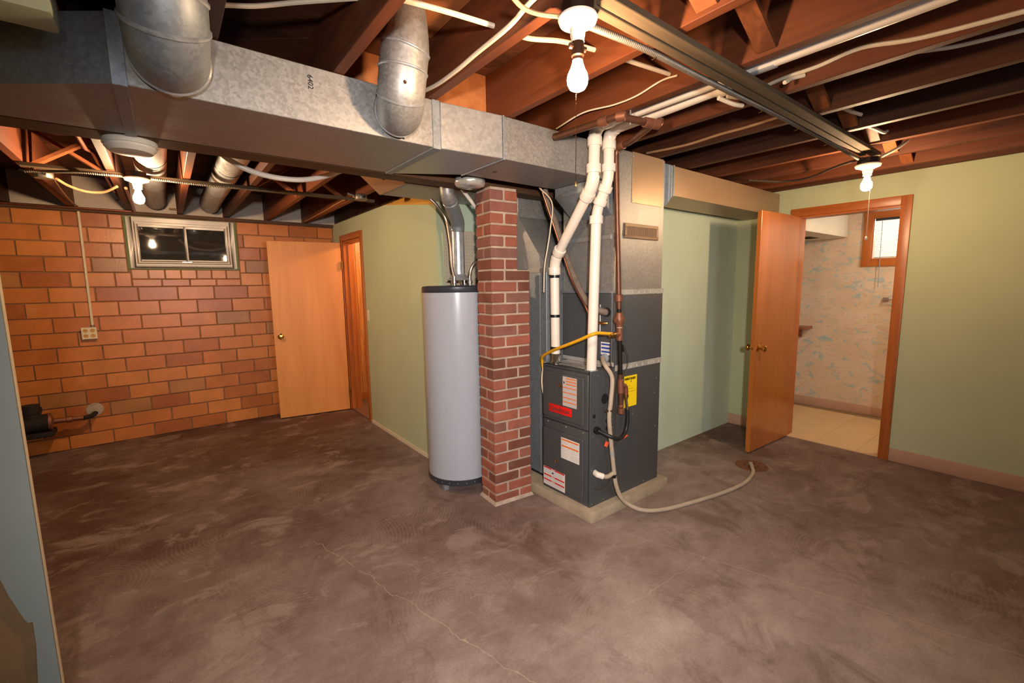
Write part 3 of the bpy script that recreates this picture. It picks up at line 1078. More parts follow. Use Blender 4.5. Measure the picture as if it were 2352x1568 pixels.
for r in range(29):
    z0, z1 = r * CRS + 0.006, (r + 1) * CRS - 0.006
    if r < STEP:
        if r % 2:
            brick(0, 0.092, 0, 0.19, z0, z1)
            brick(0.106, 0.290, 0, 0.09, z0, z1)
            brick(0.106, 0.290, 0.10, 0.19, z0, z1)
        else:
            brick(0, 0.184, 0, 0.09, z0, z1)
            brick(0.198, 0.290, 0, 0.19, z0, z1)
            brick(0, 0.184, 0.102, 0.19, z0, z1)
    else:
        if r % 2:
            brick(0, 0.198, 0, 0.09, z0, z1)
            brick(0, 0.092, 0.102, 0.19, z0, z1)
            brick(0.106, 0.198, 0.102, 0.19, z0, z1)
        else:
            brick(0, 0.094, 0, 0.19, z0, z1)
            brick(0.108, 0.198, 0, 0.19, z0, z1)
pb = MB()
pb.hexa([(-0.012, -0.012, 0), (0.300, -0.012, 0), (0.300, 0.20, 0), (-0.012, 0.20, 0), (0.0, 0.0, 0.022), (0.288, 0.0, 0.022), (0.288, 0.188, 0.022), (0.0, 0.188, 0.022)])
place_pier('mortar_skirt', pb.mesh('mortar_skirt'), 'mat_mortar_col', (0, 0, 0))

# ================================================================== WATER HEATER
HC = (1.645, 2.762)
HR = 0.243
wh = thing('water_heater', 'tall light grey cylindrical water heater with dark rims beside brick pier', 'water heater', (HC[0], HC[1], 0))
MB().lathe([(HR - 0.004, 0.095), (HR, 0.10), (HR, 1.41), (HR - 0.004, 1.415)], (HC[0], HC[1], 0), n=56).build('tank', 'mat_heater', wh)
MB().lathe([(HR - 0.02, 0.058), (HR + 0.003, 0.062), (HR + 0.004, 0.098), (HR - 0.002, 0.100)], (HC[0], HC[1], 0), n=56).build('bottom_rim', 'mat_heater_trim', wh)
MB().lathe([(HR + 0.002, 1.405), (HR + 0.004, 1.408), (HR + 0.004, 1.440), (HR - 0.004, 1.448), (HR - 0.05, 1.452), (0.0, 1.455)], (HC[0], HC[1], 0), n=56).build('top_rim', 'mat_heater_trim', wh)
for a in (200, 320, 80):
    x, y = HC[0] + 0.19 * math.cos(math.radians(a)), HC[1] + 0.19 * math.sin(math.radians(a))
    MB().box(x - 0.018, y - 0.018, 0, x + 0.018, y + 0.018, 0.062).build('foot', 'mat_galv_smooth', wh, 0.002, 1)
for k in range(12):
    a = math.radians(190 + k * 14)
    MB().lathe([(0.004, 0), (0.003, 0.003)], (HC[0] + (HR + 0.003) * math.cos(a), HC[1] + (HR + 0.003) * math.sin(a), 0.08), (math.cos(a), math.sin(a), 0), 8).build('screw', 'mat_screw', wh)
for (x, y, m) in ((1.59, 2.70, 'mat_chrome'), (1.718, 2.70, 'mat_chrome')):
    MB().lathe([(0.014, 1.45), (0.014, 1.465), (0.018, 1.466), (0.018, 1.485), (0.012, 1.486), (0.012, 1.515)], (x, y, 0), n=12).build('nipple', m, wh)
for a in (30, 120, 210, 300):
    x, y = HC[0] + 0.05 * math.cos(math.radians(a)), HC[1] - 0.02 + 0.05 * math.sin(math.radians(a))
    MB().tube([(x, y, 1.45), (x, y, 1.492)], 0.006, 8).build('hood_leg', 'mat_chrome', wh)

# flue pipe
FX, FY = 1.652, 2.742
fp = thing('flue_pipe', 'shiny metal flue pipe rising from water heater draft hood', 'flue pipe', (FX, FY, 1.49))
MB().lathe([(0.082, 0.0), (0.080, 0.004), (0.055, 0.030), (0.050, 0.040), (0.046, 0.042)], (FX, FY, 1.488), n=28).build('draft_hood', 'mat_galv_smooth', fp)
MB().tube([(FX, FY, 1.52), (FX, FY, 1.80), (FX - 0.002, FY, 1.86)], 0.046, 24).build('lower_section', 'mat_galv_smooth', fp)
el = fillet([(FX, FY, 1.83), (1.645, 2.72, 1.885), (1.478, 2.548, 2.005)], 0.05, 6)
MB().tube(el, 0.0475, 24).build('middle_section', 'mat_galv_dull', fp)
el = fillet([(1.50, 2.570, 1.989), (1.462, 2.533, 2.02), (1.452, 2.530, 2.13), (1.452, 2.530, 2.44)], 0.05, 6)
MB().tube(el, 0.0465, 24).build('upper_section', 'mat_galv', fp)
for (c_, ax) in (((FX, FY, 1.835), (0, 0, 1)), ((1.500, 2.570, 1.989), (-0.167, -0.172, 0.12)), ((1.457, 2.531, 2.075), (0, 0, 1))):
    MB().lathe([(0.0475, -0.006), (0.0500, -0.003), (0.0500, 0.003), (0.0475, 0.006)], c_, ax, 24).build('seam_bead', 'mat_galv_smooth', fp)

# flexible water connectors
tag(MB().tube(spline([(1.59, 2.70, 1.51), (1.582, 2.715, 1.60), (1.580, 2.72, 1.74), (1.566, 2.745, 1.90), (1.50, 2.75, 1.99), (1.46, 2.76, 2.03)], 8), 0.0105, 10).build('water_connector', 'mat_flexline'), 'bent copper water line left of the flue pipe above heater', 'water pipe')
tag(MB().tube(spline([(1.718, 2.70, 1.51), (1.726, 2.69, 1.57), (1.762, 2.68, 1.62), (1.83, 2.68, 1.65)], 8), 0.0105, 10).build('water_connector', 'mat_flexline'), 'short curved copper water line disappearing behind brick pier', 'water pipe')
tag(MB().tube(spline([(1.530, 2.525, 2.15), (1.560, 2.545, 2.093), (1.648, 2.550, 2.003), (1.72, 2.555, 1.93)], 8), 0.012, 10).build('plastic_tube', 'mat_pvc'), 'white plastic tube slanting behind the foil wrapped vent', 'tube')
# foil wrapped vent cap
fv = MB()
prof = [(0.045, 0.09), (0.050, 0.055), (0.075, 0.045), (0.088, 0.030), (0.090, 0.010), (0.078, -0.006), (0.05, -0.012), (0.0, -0.014)]
fv.lathe(prof, (1.46, 2.268, 2.03), n=30)
fv.v = [tuple(Vector(p) + Vector((random.uniform(-1, 1), random.uniform(-1, 1), random.uniform(-1, 1))) * 0.0028) for p in fv.v]
vc = thing('foil_vent', 'crumpled foil wrapped round vent hanging under trunk duct', 'vent', (1.46, 2.268, 2.02))
fv.build('foil_wrap', 'mat_foil', vc, angle=60)
# pegboard
pg = thing('pegboard', 'tan perforated pegboard on green wall behind water heater', 'pegboard', (1.83, 3.02, 1.0))
MB().box(1.70, 3.018, 0.95, 2.0, 3.026, 1.872).build('board', 'mat_pegboard', pg)
ph = MB()
for i in range(11):
    for j in range(24):
        x, z = 1.714 + 0.026 * i, 1.24 + 0.026 * j
        ph.add([(x - 0.003, 3.0175, z), (x, 3.0175, z - 0.003), (x + 0.003, 3.0175, z), (x, 3.0175, z + 0.003)], [(0, 1, 2, 3)])
o = ph.build('peg_hole', 'mat_hole', pg)
o['kind'] = 'stuff'
tag(MB().box(2.06, 3.012, 1.35, 2.52, 3.026, 2.0).build('wall_panel', 'mat_tan_panel'), 'tan board on alcove wall behind the return duct', 'board')

# ================================================================== TRUNK DUCT
TB, TT = 2.048, 2.243
td = thing('trunk_duct', 'long galvanized rectangular trunk duct hung below the joists', 'duct', (1.0, 1.95, TB))
fy, by = 1.785, 2.325


def ductbox(m, sec):
    """sec: list of (x, yfront, yback, zbottom, ztop)"""
    for (a, b) in zip(sec, sec[1:]):
        m.hexa([(a[0], a[1], a[3]), (b[0], b[1], b[3]), (b[0], b[2], b[3]), (a[0], a[2], a[3]), (a[0], a[1], a[4]), (b[0], b[1], b[4]), (b[0], b[2], b[4]), (a[0], a[2], a[4])])
    return m


ductbox(MB(), [(-0.055, fy, by, TB, TT), (0.985, fy + 0.012, by, TB, TT)]).build('main_section', 'mat_galv', td, 0.002, 1)
ductbox(MB(), [(-0.55, 2.155, by, TB, TT), (-0.062, fy + 0.002, by, TB, TT)]).build('tapered_section', 'mat_galv_dull', td, 0.002, 1)
ductbox(MB(), [(1.012, fy + 0.010, by, TB, TT), (1.325, fy - 0.022, 2.145, TB, TT)]).build('transition_section', 'mat_galv_new', td, 0.003, 1)
ductbox(MB(), [(1.335, fy - 0.018, 2.135, TB, TT), (2.163, fy - 0.018, 2.135, TB, TT)]).build('end_section', 'mat_galv', td, 0.002, 1)
for (x, y0, y1) in ((-0.052, fy - 0.005, by + 0.003), (0.990, fy + 0.006, by + 0.003), (1.330, fy - 0.026, 2.148)):
    MB().box(x - 0.018 if x < 1.2 else x - 0.003, y0, TB - 0.006, x + 0.018 if x < 1.2 else x + 0.006, y1, TT + 0.001).build('drive_cleat', 'mat_galv_dull', td, 0.001, 1)
MB().lathe([(0.014, 0), (0.013, 0.002)], (1.44, 1.99, TB - 0.002), (0, 0, 1), 14).build('test_plug', 'mat_heater_trim', td)
text_mesh('6402', 0.025, 'mat_ink', td, (0.472, fy + 0.0035, 2.212), (0, 0, -1), (1, 0, 0), name='stamp', depth=0.0003)
# angled boot from trunk into plenum
ductbox(MB(), [(2.0, 1.79, 2.12, 1.99, TB - 0.002), (2.163, 1.79, 2.12, 1.86, TB - 0.002)]).build('lower_boot', 'mat_galv_dull', td, 0.002, 1)

# round take-off elbows
e1 = thing('takeoff_elbow', 'large round galvanized elbow on trunk duct near its tapered end', 'duct elbow', (0.07, 1.70, 2.10), 'round take-off elbows')
pth = spline([(0.074, 1.788, 2.146), (0.070, 1.71, 2.134), (0.066, 1.62, 2.145), (0.063, 1.568, 2.20), (0.061, 1.552, 2.27), (0.061, 1.550, 2.36), (0.061, 1.550, 2.47)], 7)
MB().tube(pth, 0.1, 36).build('pipe', 'mat_galv_dull', e1)
for f in (0.12, 0.42, 0.55, 0.70):
    i = int(f * (len(pth) - 1))
    ax = pth[min(i + 1, len(pth) - 1)] - pth[i]
    MB().lathe([(0.099, -0.008), (0.105, -0.003), (0.105, 0.003), (0.099, 0.008)], pth[i], ax, 36).build('rib', 'mat_galv_smooth', e1)
e2 = thing('takeoff_elbow', 'dented round galvanized elbow rising from trunk duct between two joists', 'duct elbow', (0.79, 1.70, 2.12), 'round take-off elbows')
pth = spline([(0.80, 1.792, 2.150), (0.790, 1.725, 2.135), (0.772, 1.665, 2.165), (0.770, 1.640, 2.225), (0.775, 1.625, 2.30), (0.783, 1.61, 2.36), (0.79, 1.60, 2.47)], 7)
rs = [0.088 if i < 0.72 * len(pth) else 0.088 - 0.034 * (i / len(pth) - 0.72) / 0.28 for i in range(len(pth))]
MB().tube(pth, rs, 36).build('pipe', 'mat_galv', e2)
for f in (0.12, 0.34, 0.55, 0.72):
    i = int(f * (len(pth) - 1))
    ax = pth[i + 1] - pth[i]
    MB().lathe([(0.087, -0.006), (0.0918, -0.002), (0.0918, 0.002), (0.087, 0.006)], pth[i], ax, 36).build('rib', 'mat_galv_smooth', e2)
MB().lathe([(0.007, 0), (0.004, 0.004)], (0.742, 1.562, 2.175), (-0.1, -0.9, 0), 6).build('screw', 'mat_iron', e2)
for k in range(3):
    MB().box(0.742 + 0.045 * k, 1.783, 2.062 - 0.004 * k, 0.748 + 0.045 * k, 1.789, 2.074).build('tab', 'mat_galv_dull', e2)

# round pipes over the window
for (x, lab, dz) in ((-0.005, 'round metal duct pipe running from trunk over the high window, beside bulb', 0), (0.425, 'round metal duct pipe farther from bulb, ending over window edge', 0)):
    rp = thing('round_duct', lab, 'duct pipe', (x, 4.0, 2.22), 'round ducts above the window')
    z = 2.302
    MB().tube([(x, 2.50, z), (x, 4.55, z)], 0.088, 28).build('pipe', 'mat_galv_smooth', rp)
    MB().tube([(x, 4.40, z), (x, 5.30, z), (x, 5.48, z - 0.012)], 0.086, 28).build('end_pipe', 'mat_galv', rp)
    MB().tube([(x, 3.98, z), (x, 4.06, z)], 0.0895, 28).build('dark_band', 'mat_cable_dark', rp)
    MB().tube([(x + 0.0895 * math.cos(a * 0.2618), 3.70, z + 0.0895 * math.sin(a * 0.2618)) for a in range(25)], 0.0016, 5).build('hanger_wire', 'mat_iron_black', rp)
# smoke detector on the girder
sd = thing('smoke_detector', 'round off white smoke detector mounted under the girder', 'smoke detector', (-0.06, 2.40, 2.0))
MB().lathe([(0.075, 2.048), (0.088, 2.047), (0.089, 2.028), (0.085, 2.026)], (-0.06, 2.425, 0), n=36).build('base', 'mat_detector', sd)
MB().lathe([(0.082, 2.027), (0.084, 2.018), (0.070, 2.002), (0.03, 1.998), (0.0, 1.998)], (-0.06, 2.425, 0), n=36).build('cover', 'mat_white', sd)

# ================================================================== RETURN DUCT
rd = thing('return_duct', 'galvanized return duct with angled end cap behind the trunk', 'duct', (1.7, 2.75, 2.0))
m = MB()
m.hexa([(1.215, 2.60, 2.072), (2.5, 2.60, 2.072), (2.5, 3.01, 2.072), (1.215, 3.01, 2.072), (1.08, 2.60, 2.186), (2.5, 2.60, 2.186), (2.5, 3.01, 2.186), (1.08, 3.01, 2.186)])
m.build('trunk', 'mat_galv', rd, 0.002, 1)
m = MB().hexa([(1.209, 2.598, 2.070), (1.213, 2.598, 2.070), (1.213, 3.012, 2.070), (1.209, 3.012, 2.070), (1.073, 2.598, 2.187), (1.078, 2.598, 2.187), (1.078, 3.012, 2.187), (1.073, 3.012, 2.187)])
m.build('end_cap', 'mat_panel_brown', rd)
MB().lathe([(0.016, 0), (0.015, 0.002)], (1.138, 2.78, 2.127), (-0.65, 0, -0.75), 12).build('test_plug', 'mat_heater_trim', rd)
dr = thing('return_drop', 'galvanized return air drop with sloped transition between pier and furnace', 'duct', (2.2, 2.4, 0.076))
MB().box(2.03, 2.235, 0.10, 2.47, 2.62, 1.535).build('box', 'mat_galv_dull', dr, 0.002, 1)
MB().hexa([(2.03, 2.235, 1.56), (2.47, 2.235, 1.56), (2.47, 2.62, 1.56), (2.03, 2.62, 1.56), (1.995, 2.49, 1.925), (2.47, 2.49, 1.925), (2.47, 2.96, 1.925), (1.995, 2.96, 1.925)]).build('transition', 'mat_galv_new', dr, 0.002, 1)
MB().box(1.995, 2.49, 1.955, 2.47, 2.96, 2.070).build('upper_collar', 'mat_galv', dr, 0.002, 1)
MB().box(2.024, 2.229, 1.532, 2.474, 2.625, 1.562).build('flange', 'mat_galv', dr)
MB().box(1.989, 2.483, 1.922, 2.474, 2.966, 1.957).build('flange', 'mat_galv', dr)
MB().box(2.040, 2.193, 0.20, 2.46, 2.236, 0.80).build('side_collar', 'mat_galv_dull', dr)
MB().box(2.026, 2.30, 0.10, 2.031, 2.312, 1.53).build('standing_seam', 'mat_galv', dr)
MB().box(2.05, 2.25, 0.072, 2.45, 2.60, 0.102).build('foot', 'mat_hole', dr)

# ================================================================== EQUIPMENT PAD + FURNACE
ZP = 0.072
tag(MB().box(1.918, 1.712, 0, 2.715, 2.66, ZP).build('equipment_pad', 'mat_pad', bevel=0.008), 'low concrete pad under the dark grey furnace', 'concrete pad')
FX0, FX1, FY0, FY1, FZ0, FZ1 = 1.955, 2.662, 1.765, 2.190, ZP, 0.930
fn = thing('furnace', 'dark charcoal gas furnace cabinet with red badge and warning labels', 'furnace', (2.3, 1.98, ZP))
MB().box(FX0 + 0.012, FY0, FZ0, FX1, FY1, FZ1).build('cabinet', 'mat_furnace', fn, 0.004)
fr = MB()
fr.box(FX0, FY0, FZ0, FX0 + 0.014, FY0 + 0.012, FZ1).box(FX0, FY1 - 0.012, FZ0, FX0 + 0.014, FY1, FZ1).box(FX0, FY0 + 0.012, FZ0, FX0 + 0.014, FY1 - 0.012, FZ0 + 0.016).box(FX0, FY0 + 0.012, FZ1 - 0.014, FX0 + 0.014, FY1 - 0.012, FZ1)
fr.build('front_frame', 'mat_furnace', fn, 0.002, 1)
MB().box(FX0 - 0.006, FY0 + 0.014, 0.560, FX0 + 0.013, FY1 - 0.014, FZ1 - 0.02).build('upper_door', 'mat_furnace', fn, 0.010, 3)
MB().box(FX0 - 0.016, FY0 + 0.045, 0.585, FX0 - 0.002, FY1 - 0.014, FZ1 - 0.045).build('upper_door_bulge', 'mat_furnace', fn, 0.012, 4)
MB().box(FX0 - 0.006, FY0 + 0.014, FZ0 + 0.018, FX0 + 0.013, FY1 - 0.014, 0.556).build('lower_door', 'mat_furnace', fn, 0.006, 2)
MB().box(FX0 - 0.016, FY0 + 0.045, FZ0 + 0.035, FX0 - 0.002, FY1 - 0.014, 0.500).build('lower_door_bulge', 'mat_furnace', fn, 0.012, 4)
LX = FX0 - 0.0165


def decal(name, y0, y1, z0, z1, mat, par, lift=0.0):
    """flat label on the furnace front, y0 is the end nearer the tile wall"""
    return MB().box(LX - 0.0008 - lift, y1, z0, LX - lift, y0, z1).build(name, mat, par)


lb = decal('warning_label', 1.985, 1.862, 0.684, 0.874, 'mat_label_grey', fn)
lb['label'] = 'white instruction sticker with orange bars'
for k, z in enumerate((0.864, 0.846, 0.828)):
    decal('print_bar', 1.955, 1.867, z - 0.004, z + 0.003, 'mat_orange_bar', lb, 0.0009)
for z in (0.804, 0.772, 0.738, 0.711):
    decal('print_bar', 1.982, 1.866, z - 0.003, z + 0.003, 'mat_orange_bar', lb, 0.0009)
MB().prism([(LX - 0.0018, 1.972, 0.845), (LX - 0.0018, 1.966, 0.835), (LX - 0.0018, 1.972, 0.825), (LX - 0.0018, 1.978, 0.835)], (0.0008, 0, 0)).build('print_symbol', 'mat_ink', lb)
lb = decal('warning_label', 2.000, 1.838, 0.332, 0.471, 'mat_label_white', fn)
lb['label'] = 'white sticker with two orange bars'
for z in (0.459, 0.417):
    decal('print_bar', 1.994, 1.845, z - 0.005, z + 0.005, 'mat_orange_bar', lb, 0.0009)
for z in (0.445, 0.435, 0.400, 0.388, 0.370, 0.358, 0.346):
    decal('print_line', 1.992, 1.93, z - 0.0012, z + 0.0012, 'mat_label_grey', lb, 0.0009)
    decal('print_line', 1.915, 1.848, z - 0.0012, z + 0.0012, 'mat_label_grey', lb, 0.0009)
lb = decal('warning_label', 2.170, 1.964, 0.100, 0.226, 'mat_label_white', fn)
lb['label'] = 'white sticker with three red bars'
for z in (0.221, 0.170, 0.136):
    decal('print_bar', 2.166, 1.968, z - 0.005, z + 0.005, 'mat_red_bar', lb, 0.0009)
    decal('print_mark', 2.092, 2.058, z - 0.0022, z + 0.0022, 'mat_label_white', lb, 0.0012)
for z in (0.206, 0.197, 0.187, 0.157, 0.148, 0.122, 0.113):
    decal('print_line', 2.16, 1.975, z - 0.0012, z + 0.0012, 'mat_label_grey', lb, 0.0009)
MB().prism([(LX - 0.0018, 2.078, 0.205), (LX - 0.0018, 2.066, 0.192), (LX - 0.0018, 2.090, 0.192)], (0.0008, 0, 0)).build('print_symbol', 'mat_ink', lb)
bd = MB().box(LX - 0.005, 1.903, 0.622, LX, 2.110, 0.676).build('badge', 'mat_red_badge', fn, 0.004, 2)
bd['label'] = 'raised red badge'
text_mesh('Goodman', 0.040, 'mat_badge_letter', bd, (LX - 0.0056, 2.098, 0.637), (0, -1, 0), (0, 0, 1), depth=0.0005, bold=0.0006, squeeze=1.08)
for (y, z) in ((2.008, 0.809), (2.045, 0.295)):
    MB().lathe([(0.013, 0), (0.013, 0.003), (0.009, 0.003), (0.008, 0.001)], (LX, y, z), (-1, 0, 0), 16).build('sight_port', 'mat_brass_dull', fn)
for y in (2.135, 1.965, 1.815):
    MB().lathe([(0.006, 0), (0.005, 0.004), (0.0, 0.005)], (FX0 - 0.006, y, 0.5435), (-1, 0, 0), 10).build('screw', 'mat_screw', fn)
YS = FY0 - 0.0004
for (x, z, r) in ((2.084, 0.745, 0.032), (1.988, 0.651, 0.014), (2.105, 0.602, 0.013), (2.105, 0.551, 0.013), (2.0, 0.292, 0.020), (1.990, 0.683, 0.003), (1.990, 0.620, 0.003)):
    MB().lathe([(r, 0), (r, 0.0012)], (x, YS, z), (0, -1, 0), 20).build('knockout', 'mat_hole', fn)
for (x, z) in ((2.02, 0.90), (1.975, 0.53), (1.972, 0.094), (2.62, 0.80), (2.60, 0.70), (2.36, 0.60), (2.16, 0.685), (2.16, 0.60), (2.16, 0.55), (2.08, 0.092), (2.25, 0.092), (2.50, 0.092), (2.62, 0.46), (2.17, 0.86)):
    MB().lathe([(0.004, 0), (0.003, 0.0025)], (x, YS, z), (0, -1, 0), 8).build('screw', 'mat_screw', fn)
MB().tube([(2.003, 1.768, 0.563), (2.003, 1.740, 0.563)], 0.022, 16).build('grommet', 'mat_black_rubber', fn)
# top fittings
MB().lathe([(0.040, 0.0), (0.040, 0.006), (0.033, 0.012), (0.033, 0.055), (0.036, 0.056), (0.036, 0.068), (0.033, 0.069)], (2.0, 2.115, FZ1), n=24).build('vent_collar', 'mat_chrome', fn)
MB().lathe([(0.042, 0.0), (0.042, 0.004)], (2.0, 1.800, FZ1), n=24).build('intake_flange', 'mat_galv_smooth', fn)
# energy label on the side
ye = YS - 0.001
lb = MB().box(2.268, ye - 0.0008, 0.652, 2.400, ye, 0.858).build('energy_label', 'mat_energy_yellow', fn)
lb['label'] = 'bright yellow energy label on furnace side'
text_mesh('ENERGYGUIDE', 0.0185, 'mat_ink', lb, (2.2715, ye - 0.0014, 0.832), (1, 0, 0), (0, 0, 1), depth=0.0003, bold=0.0009, squeeze=0.90)
MB().prism([(2.338, ye - 0.0012, 0.812), (2.344, ye - 0.0012, 0.820), (2.332, ye - 0.0012, 0.820)], (0, 0.0004, 0)).box(2.337, ye - 0.0012, 0.818, 2.339, ye - 0.0008, 0.832).build('print_arrow', 'mat_ink', lb)
for z, a, b in ((0.808, 2.275, 2.30), (0.790, 2.275, 2.33), (0.770, 2.30, 2.36), (0.752, 2.275, 2.39)):
    MB().box(a, ye - 0.0012, z, b, ye - 0.0008, z + 0.0016).build('print_line', 'mat_ink', lb)

# ------------------------------------------------------------- evaporator coil cabinet
CX0, CX1, CY0, CY1, CZ0, CZ1 = 2.165, 2.668, 1.765, 2.215, 0.932, 1.402
cc = thing('coil_cabinet', 'dark grey coil cabinet stacked on the furnace, sealed with foil tape', 'coil cabinet', (2.42, 1.99, CZ0))
MB().box(CX0, CY0, CZ0, CX1, CY1, CZ1).build('cabinet', 'mat_furnace_coil', cc, 0.004)
MB().box(CX0 - 0.008, CY0 + 0.012, CZ0 + 0.03, CX0 + 0.001, CY1 - 0.012, CZ1 - 0.012).build('access_panel', 'mat_furnace_coil', cc, 0.003, 1)
MB().box(CX0 - 0.012, CY0 - 0.003, CZ1 - 0.010, CX0 + 0.03, CY1, CZ1 + 0.004).build('top_lip', 'mat_galv_dull', cc)


def tape(par, x0, x1, z0, z1, zs):
    """printed foil tape along the cabinet side"""
    y = CY0 - 0.0012
    m_ = MB().hexa([(x0, y - 0.0008, z0), (x1, y - 0.0008, z0 + zs), (x1, y, z0 + zs), (x0, y, z0), (x0, y - 0.0008, z1), (x1, y - 0.0008, z1 + zs), (x1, y, z1 + zs), (x0, y, z1)])
    o_ = m_.build('foil_tape', 'mat_foil', par)
    pm = MB()
    n_ = 8
    for k_ in range(n_):
        f_ = (k_ + 0.4) / n_
        xx, zz = x0 + (x1 - x0) * f_, z0 + zs * f_
        pm.add([(xx, y - 0.0014, zz + 0.006), (xx + 0.020, y - 0.0014, zz + 0.006), (xx + 0.012, y - 0.0014, zz + 0.026), (xx + 0.009, y - 0.0014, zz + 0.026)], [(0, 1, 2, 3)])
    q_ = pm.build('tape_print', 'mat_label_grey', o_)
    q_['kind'] = 'stuff'


tape(cc, 2.175, 2.668, 0.905, 0.942, 0.0)
tape(cc, 2.18, 2.672, 1.380, 1.412, 0.0)
MB().box(CX0 - 0.0015, CY0, CZ0 + 0.002, CX0 - 0.0005, CY1, CZ0 + 0.028).build('foil_tape', 'mat_foil', cc)
MB().box(2.0, CY0 + 0.08, FZ1 + 0.001, CX0 - 0.001, CY1 - 0.05, FZ1 + 0.003).build('foil_tape', 'mat_foil', cc)
lx = CX0 - 0.0095
st = MB().box(lx - 0.0008, 1.782, 1.005, lx, 1.862, 1.085).build('service_label', 'mat_label_white', cc)
st['label'] = 'white sticker with blue bars'
for z in (1.071, 1.048, 1.024):
    MB().box(lx - 0.0016, 1.786, z - 0.005, lx - 0.0008, 1.858, z + 0.005).build('print_bar', 'mat_blue_bar', st)
MB().box(lx - 0.0008, 1.866, 1.14, lx, 1.875, 1.32).build('edge_label', 'mat_label_white', cc)
MB().lathe([(0.028, 0), (0.026, 0.012), (0.018, 0.014)], (lx, 1.815, 1.275), (-1, 0, 0), 20).build('suction_grommet', 'mat_black_rubber', cc)
MB().tube([(lx, 1.812, 1.205), (lx - 0.02, 1.835, 1.205), (lx - 0.02, 1.88, 1.207)], 0.009, 10).build('liquid_stub', 'mat_brass', cc)
MB().lathe([(0.027, 0), (0.027, 0.014), (0.020, 0.016), (0.020, 0.028), (0.0, 0.029)], (lx, 1.822, 0.985), (-1, 0, 0), 18).build('drain_port', 'mat_pvc_grey', cc)
for (y, z) in ((1.778, 1.388), (1.778, 1.31), (1.782, 1.208), (1.775, 0.965)):
    MB().lathe([(0.0045, 0), (0.003, 0.003)], (lx + 0.001, y, z), (-1, 0, 0), 8).build('screw', 'mat_screw', cc)

# ------------------------------------------------------------- supply plenum
pn = thing('supply_plenum', 'tall galvanized supply plenum above coil cabinet with patch panel and register', 'plenum', (2.41, 1.99, CZ1))
MB().box(2.168, 1.767, CZ1, 2.655, 2.215, 2.240).build('body', 'mat_galv', pn, 0.003, 1)
ap = MB().box(2.312, 1.7635, 1.942, 2.636, 1.7665, 2.243).build('patch_panel', 'mat_panel_brown', pn, 0.001, 1)
for (x, z) in ((2.322, 2.215), (2.627, 2.215), (2.322, 1.955), (2.627, 1.955), (2.318, 2.08), (2.63, 2.07)):
    MB().lathe([(0.005, 0), (0.003, 0.003)], (x, 1.7635, z), (0, -1, 0), 8).build('screw', 'mat_screw', ap)
MB().box(2.1665, 1.7655, CZ1, 2.172, 1.768, 2.24).build('corner_seam', 'mat_screw', pn)
rg = MB()
rg.box(2.244, 1.757, 1.726, 2.588, 1.766, 1.742).box(2.244, 1.757, 1.798, 2.588, 1.766, 1.816).box(2.244, 1.757, 1.742, 2.266, 1.766, 1.798).box(2.566, 1.757, 1.742, 2.588, 1.766, 1.798)
ro = rg.build('register', 'mat_mesh_grille', pn, 0.002, 1)
MB().box(2.266, 1.7645, 1.742, 2.566, 1.7665, 1.798).build('register_opening', 'mat_hole', ro)
for k in range(26):
    x = 2.272 + 0.0113 * k
    MB().box(x, 1.759, 1.743, x + 0.0042, 1.765, 1.797).build('louver', 'mat_mesh_grille', ro)
MB().hexa([(2.160, 1.80, 1.72), (2.168, 1.80, 1.72), (2.168, 2.19, 1.72), (2.160, 2.19, 1.72), (2.160, 1.80, 1.745), (2.168, 1.80, 1.745), (2.168, 2.19, 1.745), (2.160, 2.19, 1.745)]).build('cross_cleat', 'mat_galv_new', pn)

# ------------------------------------------------------------- branch duct to the right
bdk = thing('branch_duct', 'brownish sheet metal branch duct from plenum to the right green wall', 'duct', (3.6, 1.95, 2.04))
ductbox(MB(), [(2.80, 1.795, 2.10, 2.040, 2.236), (4.505, 1.795, 2.10, 2.040, 2.236)]).build('main_section', 'mat_panel_brown', bdk, 0.002, 1)
ductbox(MB(), [(2.657, 1.790, 2.155, 1.955, 2.232), (2.715, 1.790, 2.155, 1.965, 2.236), (2.796, 1.795, 2.10, 2.040, 2.238)]).build('collar', 'mat_galv_dull', bdk, 0.002, 1)
MB().box(2.792, 1.790, 2.036, 2.806, 2.102, 2.239).build('cleat', 'mat_galv_dull', bdk)
MB().lathe([(0.016, 0), (0.015, 0.002)], (2.98, 1.98, 2.0385), (0, 0, 1), 12).build('test_plug', 'mat_heater_trim', bdk)

# ================================================================== PVC VENT PIPES
RP = 0.0302


def sleeves(par, spots):
    for (c_, ax, ln, rr) in spots:
        MB().lathe([(rr, -ln / 2), (rr + 0.0005, -ln / 2 + 0.003), (rr + 0.0005, ln / 2 - 0.003), (rr, ln / 2)], c_, ax, 24).build('coupling', 'mat_pvc', par)


A = [(2.0, 2.115, 0.998), (2.0, 2.125, 1.60), (1.878, 1.690, 1.985), (1.888, 1.690, 2.285), (1.905, -1.6, 2.285)]
pa = thing('vent_pipe', 'white plastic vent pipe slanting across the plenum, bound with black tape', 'plastic pipe', (2.0, 2.115, 0.998), 'white plastic furnace vent pipes')
MB().tube(fillet(A, 0.07, 6), RP, 22).build('pipe', 'mat_pvc', pa)
av_, bv_ = Vector(A[1]), Vector(A[2])
dd = (bv_ - av_).normalized()
sleeves(pa, [((2.0, 2.124, 1.535), (0, 0, 1), 0.045, RP + 0.0085), (av_ + dd * 0.085, dd, 0.04, RP + 0.0085), (bv_ - dd * 0.075, dd, 0.045, RP + 0.0085), ((1.880, 1.690, 2.065), (0, 0, 1), 0.045, RP + 0.0085),
             ((1.887, 1.690, 2.205), (0, 0, 1), 0.045, RP + 0.0085), ((1.889, 1.60, 2.285), (0, -1, 0), 0.05, RP + 0.005)])
